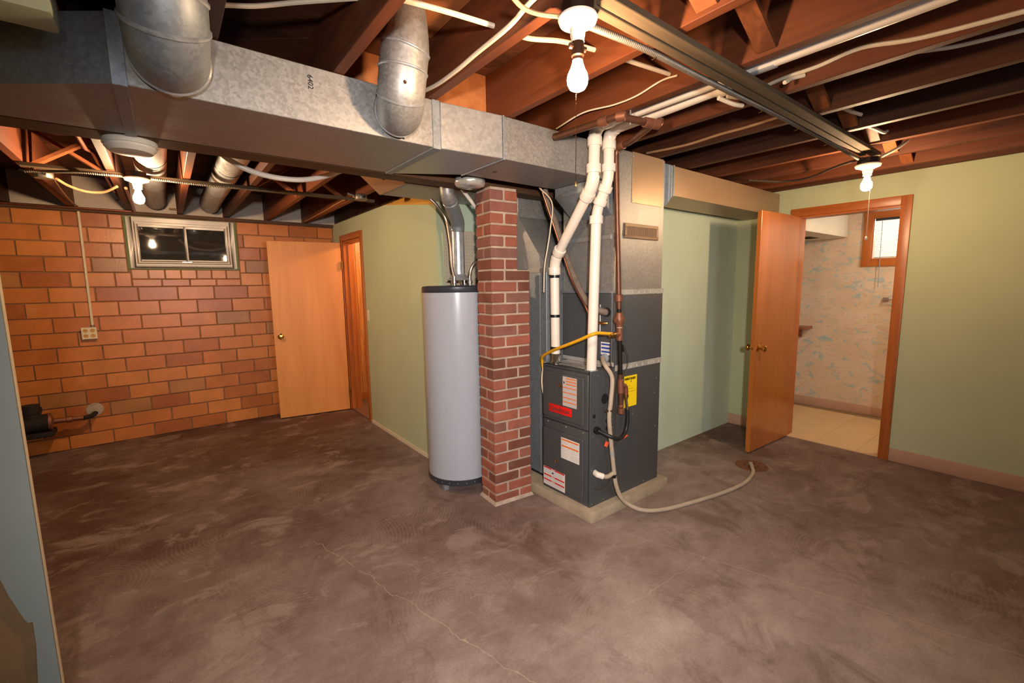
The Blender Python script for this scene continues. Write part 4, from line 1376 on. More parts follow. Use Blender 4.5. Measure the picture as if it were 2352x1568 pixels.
MB().tube(fillet(A[:3], 0.07, 8)[2:8], RP + 0.0045, 22).build('elbow', 'mat_pvc', pa)
MB().tube(fillet([av_ + dd * (bv_ - av_).length * 0.8] + [Vector(q) for q in A[2:4]], 0.085, 8)[1:9], RP + 0.0045, 22).build('elbow', 'mat_pvc', pa)
MB().tube(fillet([Vector((1.886, 1.69, 2.15)), Vector(A[3]), Vector((1.889, 1.50, 2.285))], 0.085, 8)[1:9], RP + 0.0045, 22).build('elbow', 'mat_pvc', pa)
for z in (1.500, 1.245, 1.035):
    MB().lathe([(RP + 0.0012, -0.009), (RP + 0.0012, 0.009)], (2.0, 2.1155 + (z - 0.998) * 0.0166, z), (0, 0, 1), 22).build('tape_band', 'mat_black_tape', pa)
MB().tube([(1.8975, 0.90, 2.285), (1.8985, 0.80, 2.285)], RP + 0.003, 22).build('grey_coupling', 'mat_pvc_grey', pa)
B = [(2.0, 1.800, 0.932), (2.0, 1.772, 1.865), (2.003, 1.690, 2.02), (2.003, 1.690, 2.285), (1.972, 1.06, 2.285)]
pb_ = thing('vent_pipe', 'straight upright white plastic vent pipe at the furnace corner', 'plastic pipe', (2.0, 1.80, 0.932), 'white plastic furnace vent pipes')
MB().tube(fillet(B, 0.06, 6), RP, 22).build('pipe', 'mat_pvc', pb_)
av_, bv_ = Vector(B[1]), Vector(B[2])
dd = (bv_ - av_).normalized()
sleeves(pb_, [((2.0, 1.7735, 1.815), (0, 0, 1), 0.045, RP + 0.0085), (av_ + dd * 0.055, dd, 0.035, RP + 0.0085), (bv_ - dd * 0.045, dd, 0.035, RP + 0.0085), ((2.003, 1.690, 2.085), (0, 0, 1), 0.04, RP + 0.0085),
              ((2.003, 1.690, 2.205), (0, 0, 1), 0.045, RP + 0.0085)])
MB().tube(fillet([Vector((2.003, 1.69, 2.15)), Vector(B[3]), Vector((1.995, 1.50, 2.285))], 0.085, 8)[1:9], RP + 0.0045, 22).build('elbow', 'mat_pvc', pb_)
MB().lathe([(RP + 0.004, 0), (RP + 0.012, 0.03), (RP + 0.010, 0.05)], (1.972, 1.07, 2.285), (-0.05, -1, 0), 20).build('flared_end', 'mat_pvc', pb_)

# ================================================================== GAS PIPING
gp = thing('gas_pipe', 'brown iron gas pipe with shutoff valve running down the furnace side', 'gas pipe', (2.16, 1.70, 0.64))
GT, GBm = Vector((2.066, 1.692, 2.215)), Vector((2.163, 1.700, 0.640))
gd = (GBm - GT).normalized()


def gat(z):
    f_ = (z - GT.z) / (GBm.z - GT.z)
    return GT + (GBm - GT) * f_


MB().tube(fillet([(1.925, 1.36, 2.205), (2.060, 1.60, 2.205), (2.066, 1.690, 2.208), tuple(gat(2.12)), tuple(gat(1.30))], 0.05, 5), 0.0155, 14).build('riser', 'mat_iron', gp)
MB().tube([gat(1.30), gat(0.90)], 0.0135, 14).build('lower_riser', 'mat_iron_black', gp)
MB().tube([gat(0.90), gat(0.66)], 0.0150, 14).build('drip_leg', 'mat_iron', gp)
MB().tube(fillet([(1.647, 1.750, 2.20), (1.660, 1.70, 2.202), (1.70, 1.385, 2.205), (1.950, 1.335, 2.205), (1.955, 1.333, 2.232)], 0.02, 5), 0.0165, 14).build('supply_run', 'mat_iron', gp)
for (c_, ax) in (((1.71, 1.375, 2.205), (0.4, -0.8, 0)), ((1.69, 1.46, 2.204), (0.13, -1, 0)), ((1.925, 1.342, 2.205), (1, -0.2, 0)), ((2.064, 1.655, 2.206), (0.1, 1, 0)), ((1.88, 1.352, 2.205), (1, -0.2, 0))):
    MB().lathe([(0.018, -0.022), (0.023, -0.020), (0.023, 0.020), (0.018, 0.022)], c_, ax, 16).build('fitting', 'mat_bronze_fit', gp)
MB().tube([(1.775, 1.372, 2.20 - 0.02), (1.775, 1.372, 2.245)], 0.004, 8).build('hanger', 'mat_screw', gp)
for (z, ln, r_) in ((1.365, 0.045, 0.022), (0.825, 0.090, 0.020), (0.700, 0.018, 0.018), (0.668, 0.036, 0.021)):
    MB().lathe([(r_ * 0.8, -ln / 2), (r_, -ln / 2 + 0.004), (r_, ln / 2 - 0.004), (r_ * 0.8, ln / 2)], gat(z), gd, 16).build('fitting', 'mat_bronze_fit', gp)
vz = gat(1.235)
MB().lathe([(0.016, -0.045), (0.022, -0.042), (0.022, -0.026), (0.030, -0.012), (0.030, 0.012), (0.022, 0.026), (0.022, 0.042), (0.016, 0.045)], vz, gd, 16).tube([vz - Vector((0.034, 0, 0)), vz + Vector((0.034, 0, 0))], 0.014, 12).build('shutoff_valve', 'mat_bronze_fit', gp)
MB().lathe([(0.0165, -0.006), (0.0165, 0.006)], gat(1.187), gd, 14).build('white_collar', 'mat_pvc', gp)
tz = gat(1.148)
MB().lathe([(0.015, -0.040), (0.020, -0.037), (0.020, 0.037), (0.015, 0.040)], tz, gd, 16).tube([tz, tz + Vector((-0.045, 0, 0))], 0.017, 14).build('tee', 'mat_bronze_fit', gp)
MB().lathe([(0.016, 0), (0.016, 0.02), (0.013, 0.021), (0.013, 0.045)], tz + Vector((-0.045, 0, 0)), (-1, 0, 0), 14).build('flare_nut', 'mat_brass_dull', gp)
MB().tube([gat(1.08) + Vector((0.018, 0, 0.0)), gat(1.04) + Vector((0.022, 0, 0.0))], 0.011, 8).build('pipe_clip', 'mat_black_tape', gp)
e0 = gat(0.825)
MB().tube(fillet([e0, e0 + Vector((0.050, 0, 0.0)), e0 + Vector((0.055, 0, -0.06))], 0.03, 5), 0.014, 14).build('street_elbow', 'mat_bronze_fit', gp)
MB().lathe([(0.016, 0), (0.016, 0.016), (0.012, 0.018), (0.011, 0.03)], e0 + Vector((0.055, 0, -0.06)), (0, 0, -1), 12).build('flare_nut', 'mat_brass_dull', gp)

gl = thing('gas_connector', 'black flexible gas line looping into the furnace side', 'gas hose', (2.1, 1.70, 0.50))
MB().tube([e0 + Vector((0.055, 0, -0.085)), (2.226, 1.70, 0.66)], 0.008, 10).build('bare_end', 'mat_chrome', gl)
MB().tube(spline([(2.226, 1.70, 0.665), (2.228, 1.70, 0.60), (2.215, 1.70, 0.535), (2.17, 1.69, 0.505), (2.10, 1.668, 0.512), (2.04, 1.672, 0.535), (2.003, 1.742, 0.563)], 8), 0.0115, 12).build('hose', 'mat_black_rubber', gl)

yl = [(2.082, 1.700, 1.152), (2.02, 1.70, 1.160), (1.945, 1.705, 1.168), (1.905, 1.72, 1.160), (1.90, 1.80, 1.125), (1.905, 1.92, 1.080), (1.925, 2.05, 1.035), (1.955, 2.19, 0.975), (1.98, 2.225, 0.925), (1.985, 2.215, 0.85), (2.0, 2.212, 0.78)]
tag(MB().tube(spline(yl, 8), 0.0098, 12).build('yellow_gas_line', 'mat_yellow'), 'yellow coated flexible gas line curving across the furnace top', 'gas hose')
tag(MB().tube(spline([(1.985, 2.20, 0.93), (1.965, 2.208, 0.86), (1.962, 2.210, 0.78), (1.975, 2.205, 0.70), (1.99, 2.20, 0.66)], 8), 0.006, 8).build('thermostat_cable', 'mat_cable_white'), 'short cream cable beside the furnace front edge', 'cable')

# refrigerant lines
rl = [(1.982, 2.20, 2.06), (2.027, 2.20, 1.938), (2.060, 2.185, 1.86), (2.075, 2.15, 1.74), (2.100, 2.12, 1.625), (2.112, 2.05, 1.484), (2.112, 1.954, 1.345), (2.118, 1.855, 1.29), (2.140, 1.820, 1.275), (2.158, 1.815, 1.275)]
tag(MB().tube(spline(rl, 8), 0.0215, 14).build('insulated_line', 'mat_insulation'), 'brown foam insulated refrigerant line slanting into coil cabinet', 'refrigerant line')
rl = [(1.945, 2.19, 2.06), (1.985, 2.18, 1.955), (2.045, 2.15, 1.765), (2.078, 2.05, 1.484), (2.070, 1.918, 1.310), (2.090, 1.885, 1.222), (2.135, 1.878, 1.207)]
tag(MB().tube(spline(rl, 8), 0.0062, 10).build('copper_line', 'mat_copper'), 'thin bare copper refrigerant line beside insulated line', 'refrigerant line')
tag(MB().tube(spline([(1.93, 2.19, 2.06), (1.975, 2.12, 1.96), (1.965, 2.125, 1.80), (1.945, 2.13, 1.68), (1.945, 2.16, 1.56), (1.965, 2.19, 1.40)], 8), 0.0042, 8).build('thermostat_wire', 'mat_cable_white'), 'thin cream wire hanging down beside the slanting vent pipe', 'wire')

# condensate hose
ch = thing('condensate_hose', 'beige condensate hose from coil cabinet down across floor into drain', 'hose', (2.1, 1.70, 0.3))
MB().tube(spline([(2.135, 1.822, 0.985), (2.09, 1.79, 0.985), (2.055, 1.735, 0.955), (2.078, 1.705, 0.885), (2.063, 1.70, 0.749), (2.050, 1.70, 0.643), (2.072, 1.70, 0.480), (2.098, 1.70, 0.320), (2.106, 1.70, 0.275)], 8), 0.0135, 14).build('riser_tube', 'mat_hose', ch)
MB().tube(spline([(2.106, 1.70, 0.28), (2.117, 1.695, 0.205), (2.150, 1.685, 0.120), (2.20, 1.660, 0.060), (2.27, 1.60, 0.022), (2.40, 1.527, 0.014), (2.65, 1.460, 0.0135), (2.92, 1.405, 0.0135), (3.17, 1.385, 0.0135), (3.38, 1.42, 0.0135), (3.49, 1.475, 0.018), (3.545, 1.510, 0.020), (3.575, 1.535, -0.01)], 9), 0.0135, 14).build('floor_tube', 'mat_hose', ch)
for z, x, m in ((0.415, 2.082, 'mat_pvc_grey'), (0.262, 2.107, 'mat_black_tape')):
    MB().lathe([(0.0148, -0.011), (0.0148, 0.011)], (x, 1.70, z), (0.15, 0, -1), 14).build('band', m, ch)
MB().lathe([(0.0155, -0.005), (0.0155, 0.005)], (2.056, 1.70, 0.690), (0, 0, 1), 14).box(2.018, 1.695, 0.685, 2.045, 1.705, 0.697).build('clamp', 'mat_chrome', ch)
MB().tube([(2.0, 1.768, 0.292), (1.990, 1.735, 0.290), (2.018, 1.715, 0.278)], 0.0185, 14).build('drain_elbow', 'mat_pvc', ch)
MB().tube(spline([(2.015, 1.716, 0.279), (2.05, 1.705, 0.272), (2.106, 1.70, 0.285)], 6), 0.0135, 14).build('side_tube', 'mat_hose', ch)

# control wires and nuts
cw = thing('control_wires', 'thin dark control wires with orange wire nuts on furnace side', 'wires', (2.15, 1.74, 0.45))
MB().tube(spline([(2.110, 1.745, 1.12), (2.096, 1.735, 1.06), (2.098, 1.735, 0.98), (2.125, 1.74, 0.90), (2.165, 1.748, 0.80), (2.165, 1.745, 0.62), (2.150, 1.735, 0.52), (2.125, 1.735, 0.45), (2.14, 1.735, 0.44), (2.20, 1.735, 0.465), (2.235, 1.735, 0.49)], 8), 0.0028, 6).build('wire', 'mat_cable_dark', cw)
MB().tube(spline([(2.172, 1.69, 1.07), (2.21, 1.69, 0.99), (2.20, 1.70, 0.91), (2.175, 1.71, 0.87)], 8), 0.0024, 6).build('wire', 'mat_cable_dark', cw)
MB().tube(spline([(1.993, 1.764, 0.188), (2.02, 1.745, 0.180), (2.06, 1.735, 0.190), (2.10, 1.72, 0.235)], 8), 0.0040, 6).build('wire', 'mat_cable_dark', cw)
for (a, b) in (((2.235, 1.735, 0.485), (2.262, 1.735, 0.505)), ((2.240, 1.735, 0.470), (2.272, 1.735, 0.476)), ((2.085, 1.735, 0.474), (2.066, 1.735, 0.448)), ((2.072, 1.735, 0.482), (2.055, 1.735, 0.455))):
    MB().tube([a, b], [0.0075, 0.0058], 8).build('wire_nut', 'mat_orange_nut', cw)

# floor drain
fd = thing('floor_drain', 'rusty round floor drain with the beige hose end in it', 'drain', (3.552, 1.505, 0))
MB().lathe([(0.0, 0.0), (0.118, 0.0), (0.115, 0.0035), (0.085, 0.0045), (0.075, 0.003), (0.0, 0.003)], (3.552, 1.505, 0), n=36).build('grate', 'mat_rust', fd)
for k in range(6):
    a = k * math.pi / 3
    MB().lathe([(0.008, 0), (0.008, 0.0008)], (3.552 + 0.045 * math.cos(a), 1.505 + 0.045 * math.sin(a), 0.0032), n=10).build('drain_hole', 'mat_hole', fd)

# ================================================================== OUTLET ON TILE WALL
ob = thing('outlet_box', 'surface mounted double duplex outlet box at the end of wall conduit', 'outlet', (-0.584, 5.60, 1.015))
MB().box(-0.634, 5.552, 1.014, -0.534, 5.600, 1.118).build('box', 'mat_box_steel', ob, 0.004, 1)
MB().box(-0.637, 5.548, 1.012, -0.531, 5.553, 1.120).build('cover_plate', 'mat_ivory', ob, 0.003, 1)
for x in (-0.608, -0.560):
    for z in (1.043, 1.090):
        r_ = MB().lathe([(0.0175, 0), (0.0165, 0.002)], (x, 5.548, z), (0, -1, 0), 18).build('receptacle', 'mat_receptacle', ob)
        for dx_ in (-0.006, 0.006):
            MB().box(x + dx_ - 0.001, 5.5450, z - 0.002, x + dx_ + 0.001, 5.5462, z + 0.007).build('slot', 'mat_ink', r_)
cd = thing('wall_conduit', 'thin painted conduit running down tile wall to outlet box', 'conduit', (-0.56, 5.588, 1.118))
MB().tube([(-0.552, 5.580, 2.20), (-0.553, 5.588, 2.13), (-0.560, 5.588, 1.118)], 0.0105, 10).build('tube', 'mat_ivory', cd)
MB().lathe([(0.014, 0), (0.014, 0.02)], (-0.560, 5.588, 1.118), n=10).build('connector', 'mat_box_steel', cd)

# ================================================================== CAST IRON CLEANOUT
cl_ = thing('cleanout_pipe', 'black cast iron cleanout fitting low on tile wall beside partition edge', 'pipe fitting', (-1.0, 5.42, 0.2))
MB().tube([(-1.25, 5.43, 0.315), (-0.90, 5.43, 0.325)], 0.075, 20).build('body', 'mat_cast_iron', cl_)
MB().lathe([(0.062, 0.0), (0.062, 0.05), (0.070, 0.052), (0.070, 0.09), (0.060, 0.092), (0.060, 0.12)], (-1.0, 5.43, 0.37), n=20).build('hub', 'mat_cast_iron', cl_)
MB().box(-1.12, 5.36, 0.205, -0.875, 5.55, 0.25).build('bracket', 'mat_cast_iron', cl_, 0.006)
MB().lathe([(0.076, 0.0), (0.076, 0.02), (0.035, 0.03), (0.022, 0.035), (0.022, 0.11), (0.028, 0.112), (0.028, 0.15), (0.018, 0.155), (0.018, 0.22)], (-0.905, 5.43, 0.327), (1, 0.12, -0.05), 16).build('nozzle', 'mat_bronze_fit', cl_)
MB().tube([(-0.69, 5.455, 0.312), (-0.64, 5.50, 0.312), (-0.62, 5.60, 0.314)], 0.02, 12).build('wall_stub', 'mat_cast_iron', cl_)
tag(MB().lathe([(0.065, 0.0), (0.060, 0.006), (0.03, 0.010), (0.0, 0.011)], (-0.622, 5.607, 0.345), (0, -1, 0), 18).build('mortar_patch', 'mat_mortar_col'), 'grey mortar patch around pipe stub in the tile wall', 'mortar')

# ================================================================== LAMPS
BP = [(0.0, 0.0), (0.012, 0.001), (0.022, 0.006), (0.0285, 0.017), (0.030, 0.030), (0.0275, 0.042), (0.020, 0.056), (0.0150, 0.070), (0.0135, 0.082)]


def lamp(label, x, y, zp, s, chain=None, adapter=False, cord=False, bulb='mat_bulb'):
    t_ = thing('ceiling_lamp', label, 'light bulb', (x, y, zp), 'bare bulb lamps')
    bx = MB()
    n8 = [(x + 0.050 * s * math.cos(math.pi / 8 + k * math.pi / 4), y + 0.050 * s * math.sin(math.pi / 8 + k * math.pi / 4)) for k in range(8)]
    bx.prism([(a, b, zp + 0.004) for a, b in n8], (0, 0, 0.038)).build('octagon_box', 'mat_iron_black', t_)
    z = zp
    MB().lathe([(0.058 * s, 0.006), (0.060 * s, 0.0), (0.055 * s, -0.010), (0.036 * s, -0.018), (0.024 * s, -0.026), (0.022 * s, -0.045), (0.0205 * s, -0.048), (0.0205 * s, -0.060)], (x, y, z), n=32).build('lampholder', 'mat_porcelain', t_)
    z -= 0.060 * s if s < 1 else 0.060
    if adapter:
        MB().lathe([(0.014, 0.0), (0.018, -0.004), (0.0185, -0.040), (0.0145, -0.044), (0.0145, -0.052)], (x, y, z), n=18).tube([(x - 0.026, y + 0.008, z - 0.016), (x + 0.024, y - 0.008, z - 0.020)], 0.008, 10).build('socket_adapter', 'mat_bakelite', t_)
        z -= 0.046
    bl = 0.092 if not adapter else 0.088
    zb_ = z - bl
    MB().lathe([(r_, h_ * bl / 0.082) for r_, h_ in BP], (x, y, zb_), n=28).build('bulb', bulb, t_)
    if chain:
        cx_, cy_, z0, z1 = chain
        cm = MB()
        zz = z0
        while zz > z1:
            cm.lathe([(0.0003, 0), (0.0016, 0.0008), (0.0016, 0.0024), (0.0003, 0.0032)], (cx_, cy_, zz - 0.0032), n=6)
            zz -= 0.0046
        cm.tube([(cx_, cy_, z0), (cx_, cy_, z1)], 0.0006, 5)
        o_ = cm.build('pull_chain', 'mat_brass', t_)
        o_['kind'] = 'stuff'
        MB().lathe([(0.002, 0), (0.004, -0.006), (0.003, -0.014), (0.0, -0.016)], (cx_, cy_, z1), n=10).build('chain_end', 'mat_brass_dull', t_)
    if cord:
        cx_, cy_, z0, z1 = cord
        MB().tube([(cx_, cy_, z0), (cx_, cy_, z1)], 0.0018, 6).build('pull_cord', 'mat_cable_white', t_)
        MB().lathe([(0.003, 0), (0.008, -0.010), (0.006, -0.022), (0.0, -0.024)], (cx_, cy_, z1), n=12).build('cord_knob', 'mat_white', t_)
    return t_


lamp('brightest bare bulb with beaded pull chain near the camera', 0.987, 0.951, 2.190, 0.93, chain=(0.968, 0.938, 2.075, 1.745), adapter=True)
lamp('bare bulb on porcelain holder with pull cord in front of bathroom door', 3.49, 0.897, 2.150, 1.12, cord=(3.475, 0.872, 2.06, 1.72), bulb='mat_bulb_low')
lamp('bare bulb on porcelain holder in front of the high basement window', -0.082, 3.77, 2.150, 1.10, bulb='mat_bulb_high')

# added lamp behind the camera in place of its flash, aimed at the furnace
wl = thing('flash_standin', 'added flash stand-in with bell reflector on a tripod stand behind the camera', 'flash stand-in', (-0.16, -0.42, 0))
WP = Vector((-0.12, -0.36, 1.66))
WD = (Vector((1.50, 1.95, 0.80)) - WP).normalized()
rf = MB()
_pr = [(0.022, -0.150), (0.030, -0.145), (0.034, -0.110), (0.050, -0.085), (0.085, -0.045), (0.105, -0.012), (0.108, 0.0), (0.104, -0.010), (0.083, -0.043), (0.048, -0.083), (0.030, -0.108), (0.020, -0.108)]
rf.lathe(_pr, WP, WD, 32)
rf.build('reflector', 'mat_galv_smooth', wl)
_pb = WP - WD * 0.14
MB().tube([(_pb.x, _pb.y, 0.30), (_pb.x, _pb.y, _pb.z)], 0.012, 12).build('pole', 'mat_iron_black', wl)
for _a in (200, 320, 80):
    MB().tube([(_pb.x, _pb.y, 0.42), (_pb.x + 0.30 * math.cos(math.radians(_a)), _pb.y + 0.30 * math.sin(math.radians(_a)), 0.008)], 0.008, 8).build('leg', 'mat_iron_black', wl)
_ld = bpy.data.lights.new('flash_standin_beam', 'SPOT')
_ld.energy = FLASH_STANDIN
_ld.color = (1.0, 0.95, 0.90)
_ld.spot_size = math.radians(98)
_ld.spot_blend = 1.0
_ld.shadow_soft_size = 0.05
_lo = bpy.data.objects.new('flash_standin_beam', _ld)
COL.objects.link(_lo)
_lo.location = WP + WD * 0.004
_lo.rotation_euler = WD.to_track_quat('-Z', 'Y').to_euler()
lamp('assumed unseen bare bulb on the ceiling of the pine panelled room', 2.35, 4.75, 2.255, 1.0)  # unseen bulb, assumed and added to brighten the pine room
lamp('added unseen bulb brightening the bathroom, right of its doorway', 5.10, 0.50, 2.110, 1.0, bulb='mat_bulb_soft')  # bulb added out of view to brighten the bathroom

# lamp support boards
s1 = thing('lamp_board', 'weathered board carrying two lamps across the joists', 'board', (2.3, 0.92, 2.2))
MB().box(1.02, 0.868, 2.222, 3.62, 0.912, 2.2445).build('board', 'mat_strip', s1, 0.002, 1)
MB().box(1.02, 0.914, 2.216, 3.50, 0.946, 2.2445).build('batten', 'mat_strip', s1, 0.002, 1)
for x in (1.37, 1.775, 2.17, 2.57, 2.98):
    MB().tube([(x, 0.962, 2.243), (x, 0.962, 2.200), (x + 0.002, 0.976, 2.200)], 0.0018, 5).build('staple', 'mat_brass_dull', s1)
s2 = thing('lamp_board', 'thin dark board carrying one lamp across far joists', 'board', (0.5, 3.82, 2.17))
MB().box(-0.60, 3.80, 2.168, 1.48, 3.842, 2.189).build('board', 'mat_strip', s2, 0.002, 1)
MB().box(-0.55, 3.846, 2.170, 1.20, 3.870, 2.189).build('batten', 'mat_strip', s2, 0.002, 1)
tag(corrugated(spline([(1.035, 0.960, 2.195), (1.10, 0.966, 2.203), (1.32, 0.962, 2.212), (1.60, 0.964, 2.214), (1.94, 0.963, 2.216), (2.34, 0.960, 2.218), (2.95, 0.962, 2.220), (3.44, 0.930, 2.185)], 8), 0.0098, 0.0085, 0.0013, 9).build('armored_cable', 'mat_box_steel'), 'armored cable along the lamp board between two bulbs', 'cable')
tag(corrugated(spline([(-0.60, 3.93, 2.16), (-0.50, 3.90, 2.165), (-0.36, 3.80, 2.163), (-0.25, 3.775, 2.160), (-0.14, 3.775, 2.165)], 8), 0.0085, 0.010, 0.0013, 8).build('armored_cable', 'mat_box_steel'), 'armored cable arching from junction box to the window bulb', 'cable')
tag(corrugated(spline([(-0.02, 3.775, 2.165), (0.20, 3.785, 2.160), (0.45, 3.79, 2.163), (0.70, 3.80, 2.17)], 8), 0.0080, 0.010, 0.0013, 8).build('armored_cable', 'mat_box_steel'), 'armored cable leaving the window bulb along its board', 'cable')
tag(MB().tube(spline([(-0.478, 4.03, 2.150), (-0.44, 4.16, 2.135), (-0.37, 4.26, 2.125), (-0.28, 4.26, 2.13), (-0.20, 4.16, 2.16)], 8), 0.0085, 8).build('cable', 'mat_cable_tan'), 'tan cable drooping from junction box beside the window bulb', 'cable')
for (nm, lab, c_) in (('junction_box', 'small steel junction box at the end of far lamp board', (-0.53, 4.0, 2.14)), ('junction_box', 'small steel junction box near the green wall top', (1.275, 3.56, 2.125))):
    jb = thing(nm, lab, 'electrical box', c_, 'steel junction boxes')
    n8 = [(c_[0] + 0.048 * math.cos(math.pi / 8 + k * math.pi / 4), c_[1] + 0.048 * math.sin(math.pi / 8 + k * math.pi / 4)) for k in range(8)]
    MB().prism([(a, b, c_[2]) for a, b in n8], (0, 0, 0.045)).build('box', 'mat_box_steel', jb, 0.003, 1)
    MB().lathe([(0.009, 0), (0.009, 0.003)], (c_[0] + 0.01, c_[1] - 0.0455, c_[2] + 0.022), (0, -1, 0), 10).build('knockout', 'mat_hole', jb)
    MB().tube([(c_[0] - 0.05, c_[1], c_[2] + 0.03), (c_[0] - 0.10, c_[1] + 0.01, c_[2] + 0.045)], 0.009, 8).build('cable_clamp', 'mat_box_steel', jb)

# ================================================================== CABLES AND TUBES IN THE JOISTS


def cable(label, pts, r=0.0055, mat='mat_cable_white', name='cable', n=8):
    return tag(MB().tube(spline(pts, 7), r, n).build(name, mat), label, 'cable')


cable('white cable crossing the joists above the large round elbow', [(0.10, 1.88, 2.36), (0.237, 1.791, 2.36), (0.315, 1.728, 2.355), (0.435, 1.623, 2.36), (0.62, 1.455, 2.36)], 0.0075)
cable('bright white cable from dented elbow top into the next joist', [(0.64, 1.385, 2.33), (0.795, 1.337, 2.32), (0.955, 1.310, 2.318)], 0.0085)
cable('white cable passing behind the brightest bulb', [(0.995, 1.315, 2.33), (1.093, 1.300, 2.318), (1.21, 1.246, 2.32), (1.352, 1.215, 2.32)], 0.0085)
cable('white cable stub between joists right of the brightest bulb', [(1.392, 1.205, 2.33), (1.513, 1.191, 2.32), (1.754, 1.16, 2.32)], 0.0085)
cable('cream cable stapled along joist side left of the brightest bulb', [(0.946, 1.88, 2.285), (0.946, 1.70, 2.262), (0.944, 1.53, 2.258), (0.946, 1.41, 2.266), (0.944, 1.21, 2.272), (0.946, 1.07, 2.298), (0.946, 0.7, 2.31)], 0.008)
cable('dark cable from brightest lamp box up to the joist', [(0.975, 1.0, 2.215), (0.918, 1.045, 2.225), (0.87, 1.06, 2.235), (0.80, 1.03, 2.235)], 0.0065, 'mat_cable_tan')
cable('thin white wire drooping from joist to trunk duct top', [(1.742, 1.115, 2.296), (1.74, 1.19, 2.300), (1.735, 1.31, 2.278), (1.725, 1.43, 2.275), (1.70, 1.60, 2.285), (1.70, 1.79, 2.262)], 0.0038)
cable('cream cable along joist right of the white vent pipes', [(1.97, 1.02, 2.235), (2.05, 0.98, 2.24), (2.137, 0.94, 2.29), (2.14, 0.853, 2.300), (2.14, 0.739, 2.300), (2.14, 0.60, 2.312), (2.14, 0.431, 2.277), (2.14, 0.15, 2.25)], 0.008)
cable('white cable loop with taped end beside the lamp board', [(1.92, 1.03, 2.222), (2.0, 1.005, 2.208), (2.06, 0.995, 2.212)], 0.009)
cable('short white cable stub entering a joist right of lamp board', [(2.06, 0.83, 2.25), (2.11, 0.82, 2.275), (2.146, 0.79, 2.285)], 0.008)
cable('white cable sagging below dark joists at upper right', [(2.30, 0.52, 2.305), (2.35, 0.43, 2.30), (2.39, 0.36, 2.30), (2.43, 0.20, 2.30)], 0.0075)
cable('tan cable stapled along joist over the branch duct', [(2.542, 1.83, 2.285), (2.543, 1.56, 2.268), (2.543, 1.35, 2.274), (2.543, 1.19, 2.273), (2.542, 0.98, 2.28)], 0.0075, 'mat_cable_tan')
cable('dark cable drooping from bathroom lamp box towards the branch duct', [(3.42, 0.91, 2.185), (3.60, 1.10, 2.20), (3.78, 1.32, 2.195), (3.85, 1.52, 2.215), (3.72, 1.72, 2.245)], 0.008, 'mat_cable_dark')
cable('cream cable stub rising beside the bathroom lamp', [(3.56, 0.86, 2.20), (3.64, 0.80, 2.25), (3.70, 0.76, 2.30)], 0.009)
cable('cream cable elbow between joists above the bathroom lamp', [(3.20, 0.86, 2.32), (3.26, 0.82, 2.30), (3.34, 0.80, 2.29), (3.372, 0.79, 2.30)], 0.009)
cable('short cable stub between joists far along the bridging row', [(2.79, 0.86, 2.33), (2.85, 0.83, 2.31), (2.93, 0.80, 2.30)], 0.009)
cable('thin reddish wire stapled along joist near green wall', [(1.319, 5.53, 2.196), (1.318, 5.15, 2.200), (1.318, 4.66, 2.205), (1.318, 4.30, 2.215), (1.30, 3.90, 2.20), (1.28, 3.62, 2.16)], 0.005, 'mat_cable_tan')
tag(MB().tube(spline([(0.235, 2.76, 2.20), (0.265, 2.78, 2.165), (0.310, 2.80, 2.125), (0.405, 2.80, 2.078), (0.528, 2.80, 2.056), (0.662, 2.80, 2.060), (0.782, 2.80, 2.092), (0.910, 2.79, 2.149), (1.02, 2.77, 2.20)], 8), 0.0145, 14).build('water_tube', 'mat_pvc'), 'thick white plastic tube sagging under the far joists', 'tube')
tag(MB().tube(spline([(0.42, 2.70, 2.175), (0.592, 2.74, 2.165), (0.679, 2.75, 2.148), (0.869, 2.75, 2.138), (1.05, 2.75, 2.15)], 8), 0.011, 12).build('water_tube', 'mat_cable_tan'), 'brownish tube above the thick white sagging tube', 'tube')
cable('thin conduit tube on rim beside the window pipes', [(0.10, 5.60, 2.24), (0.16, 5.62, 2.24)], 0.009, 'mat_cable_tan', name='conduit_stub')
cable('flexible wire dangling above the wall conduit', [(-0.50, 4.05, 2.16), (-0.53, 4.60, 2.175), (-0.55, 5.10, 2.185), (-0.552, 5.50, 2.195), (-0.552, 5.575, 2.20)], 0.006, 'mat_cable_tan')
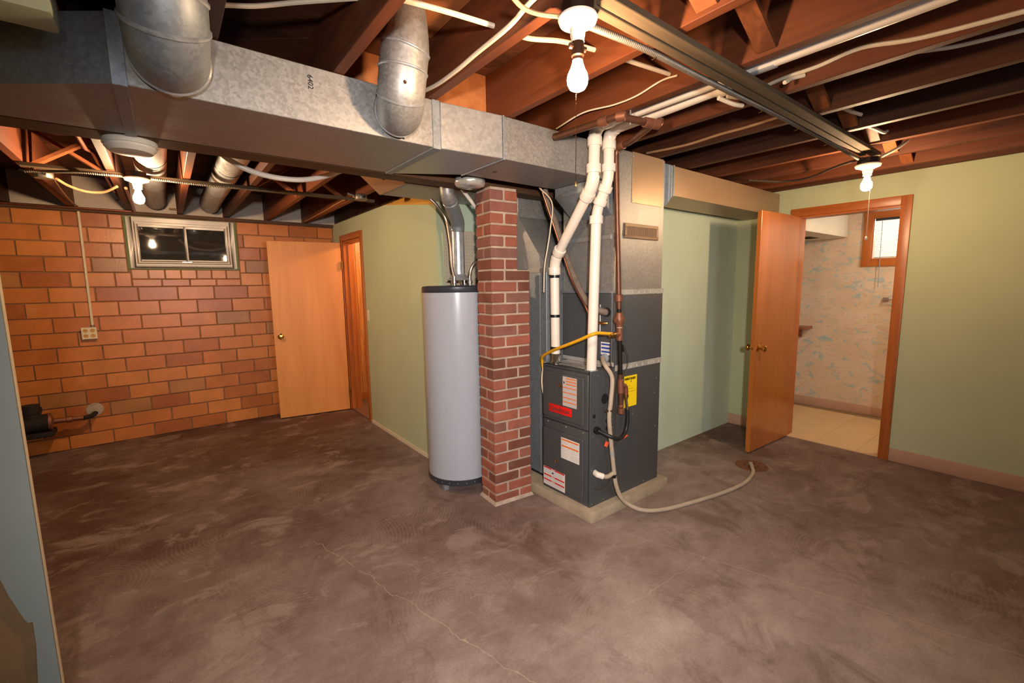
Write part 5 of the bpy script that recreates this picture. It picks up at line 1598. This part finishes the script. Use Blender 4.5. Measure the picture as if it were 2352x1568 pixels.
tag(MB().tube([(-0.30, 2.60, 2.26), (-0.29, 3.60, 2.26), (-0.27, 3.70, 2.27), (-0.26, 5.0, 2.26)], 0.011, 10).build('copper_pipe', 'mat_copper'), 'copper pipe along the joist left of the window bulb', 'water pipe')
tag(MB().tube(fillet([(-1.2, 5.53, 2.178), (-0.16, 5.53, 2.178), (-0.16, 5.35, 2.178), (-0.16, 4.3, 2.178)], 0.03, 4), 0.010, 10).build('copper_pipe', 'mat_copper'), 'copper pipe along the sill above the tile wall', 'water pipe')
# painted ledger at the very top edge
tag(MB().box(-1.2, 1.60, 2.118, -0.158, 1.72, 2.205).build('ledger_board', 'mat_pale_green_paint', bevel=0.01), 'pale green painted board end above trunk duct taper', 'board')

# ================================================================== BATHROOM DETAILS
sh = thing('wall_shelf', 'narrow wooden shelf edge on the wallpapered bathroom wall', 'shelf', (5.70, 2.25, 0.90))
MB().box(5.60, 1.90, 0.905, 5.858, 2.64, 0.932).build('shelf_board', 'mat_shelf', sh, 0.003, 1)
MB().box(5.82, 2.0, 0.80, 5.858, 2.03, 0.905).build('bracket', 'mat_shelf', sh)
th_ = thing('towel_bar', 'small chrome towel bar bracket on the wallpapered wall', 'towel bar', (5.84, 1.25, 1.24))
MB().box(5.842, 1.235, 1.232, 5.859, 1.285, 1.268).build('mount_plate', 'mat_chrome', th_, 0.003, 1)
MB().tube([(5.845, 1.25, 1.25), (5.80, 1.25, 1.25)], 0.008, 10).build('post', 'mat_chrome', th_)
MB().tube([(5.80, 1.26, 1.25), (5.80, 0.70, 1.25)], 0.006, 10).build('bar', 'mat_chrome', th_)
# thermostat-like switch box on recess wall
tag(MB().box(2.80, 2.150, 1.44, 2.87, 2.165, 1.56).build('wall_plate', 'mat_green_light', bevel=0.004), 'green painted blank plate on wall beside plenum', 'wall plate')
tag(MB().box(XM - 0.006, 4.535, 1.10, XM, 4.60, 1.215).build('switch_plate', 'mat_ivory', bevel=0.002), 'ivory light switch plate beside the pine room doorway', 'switch')
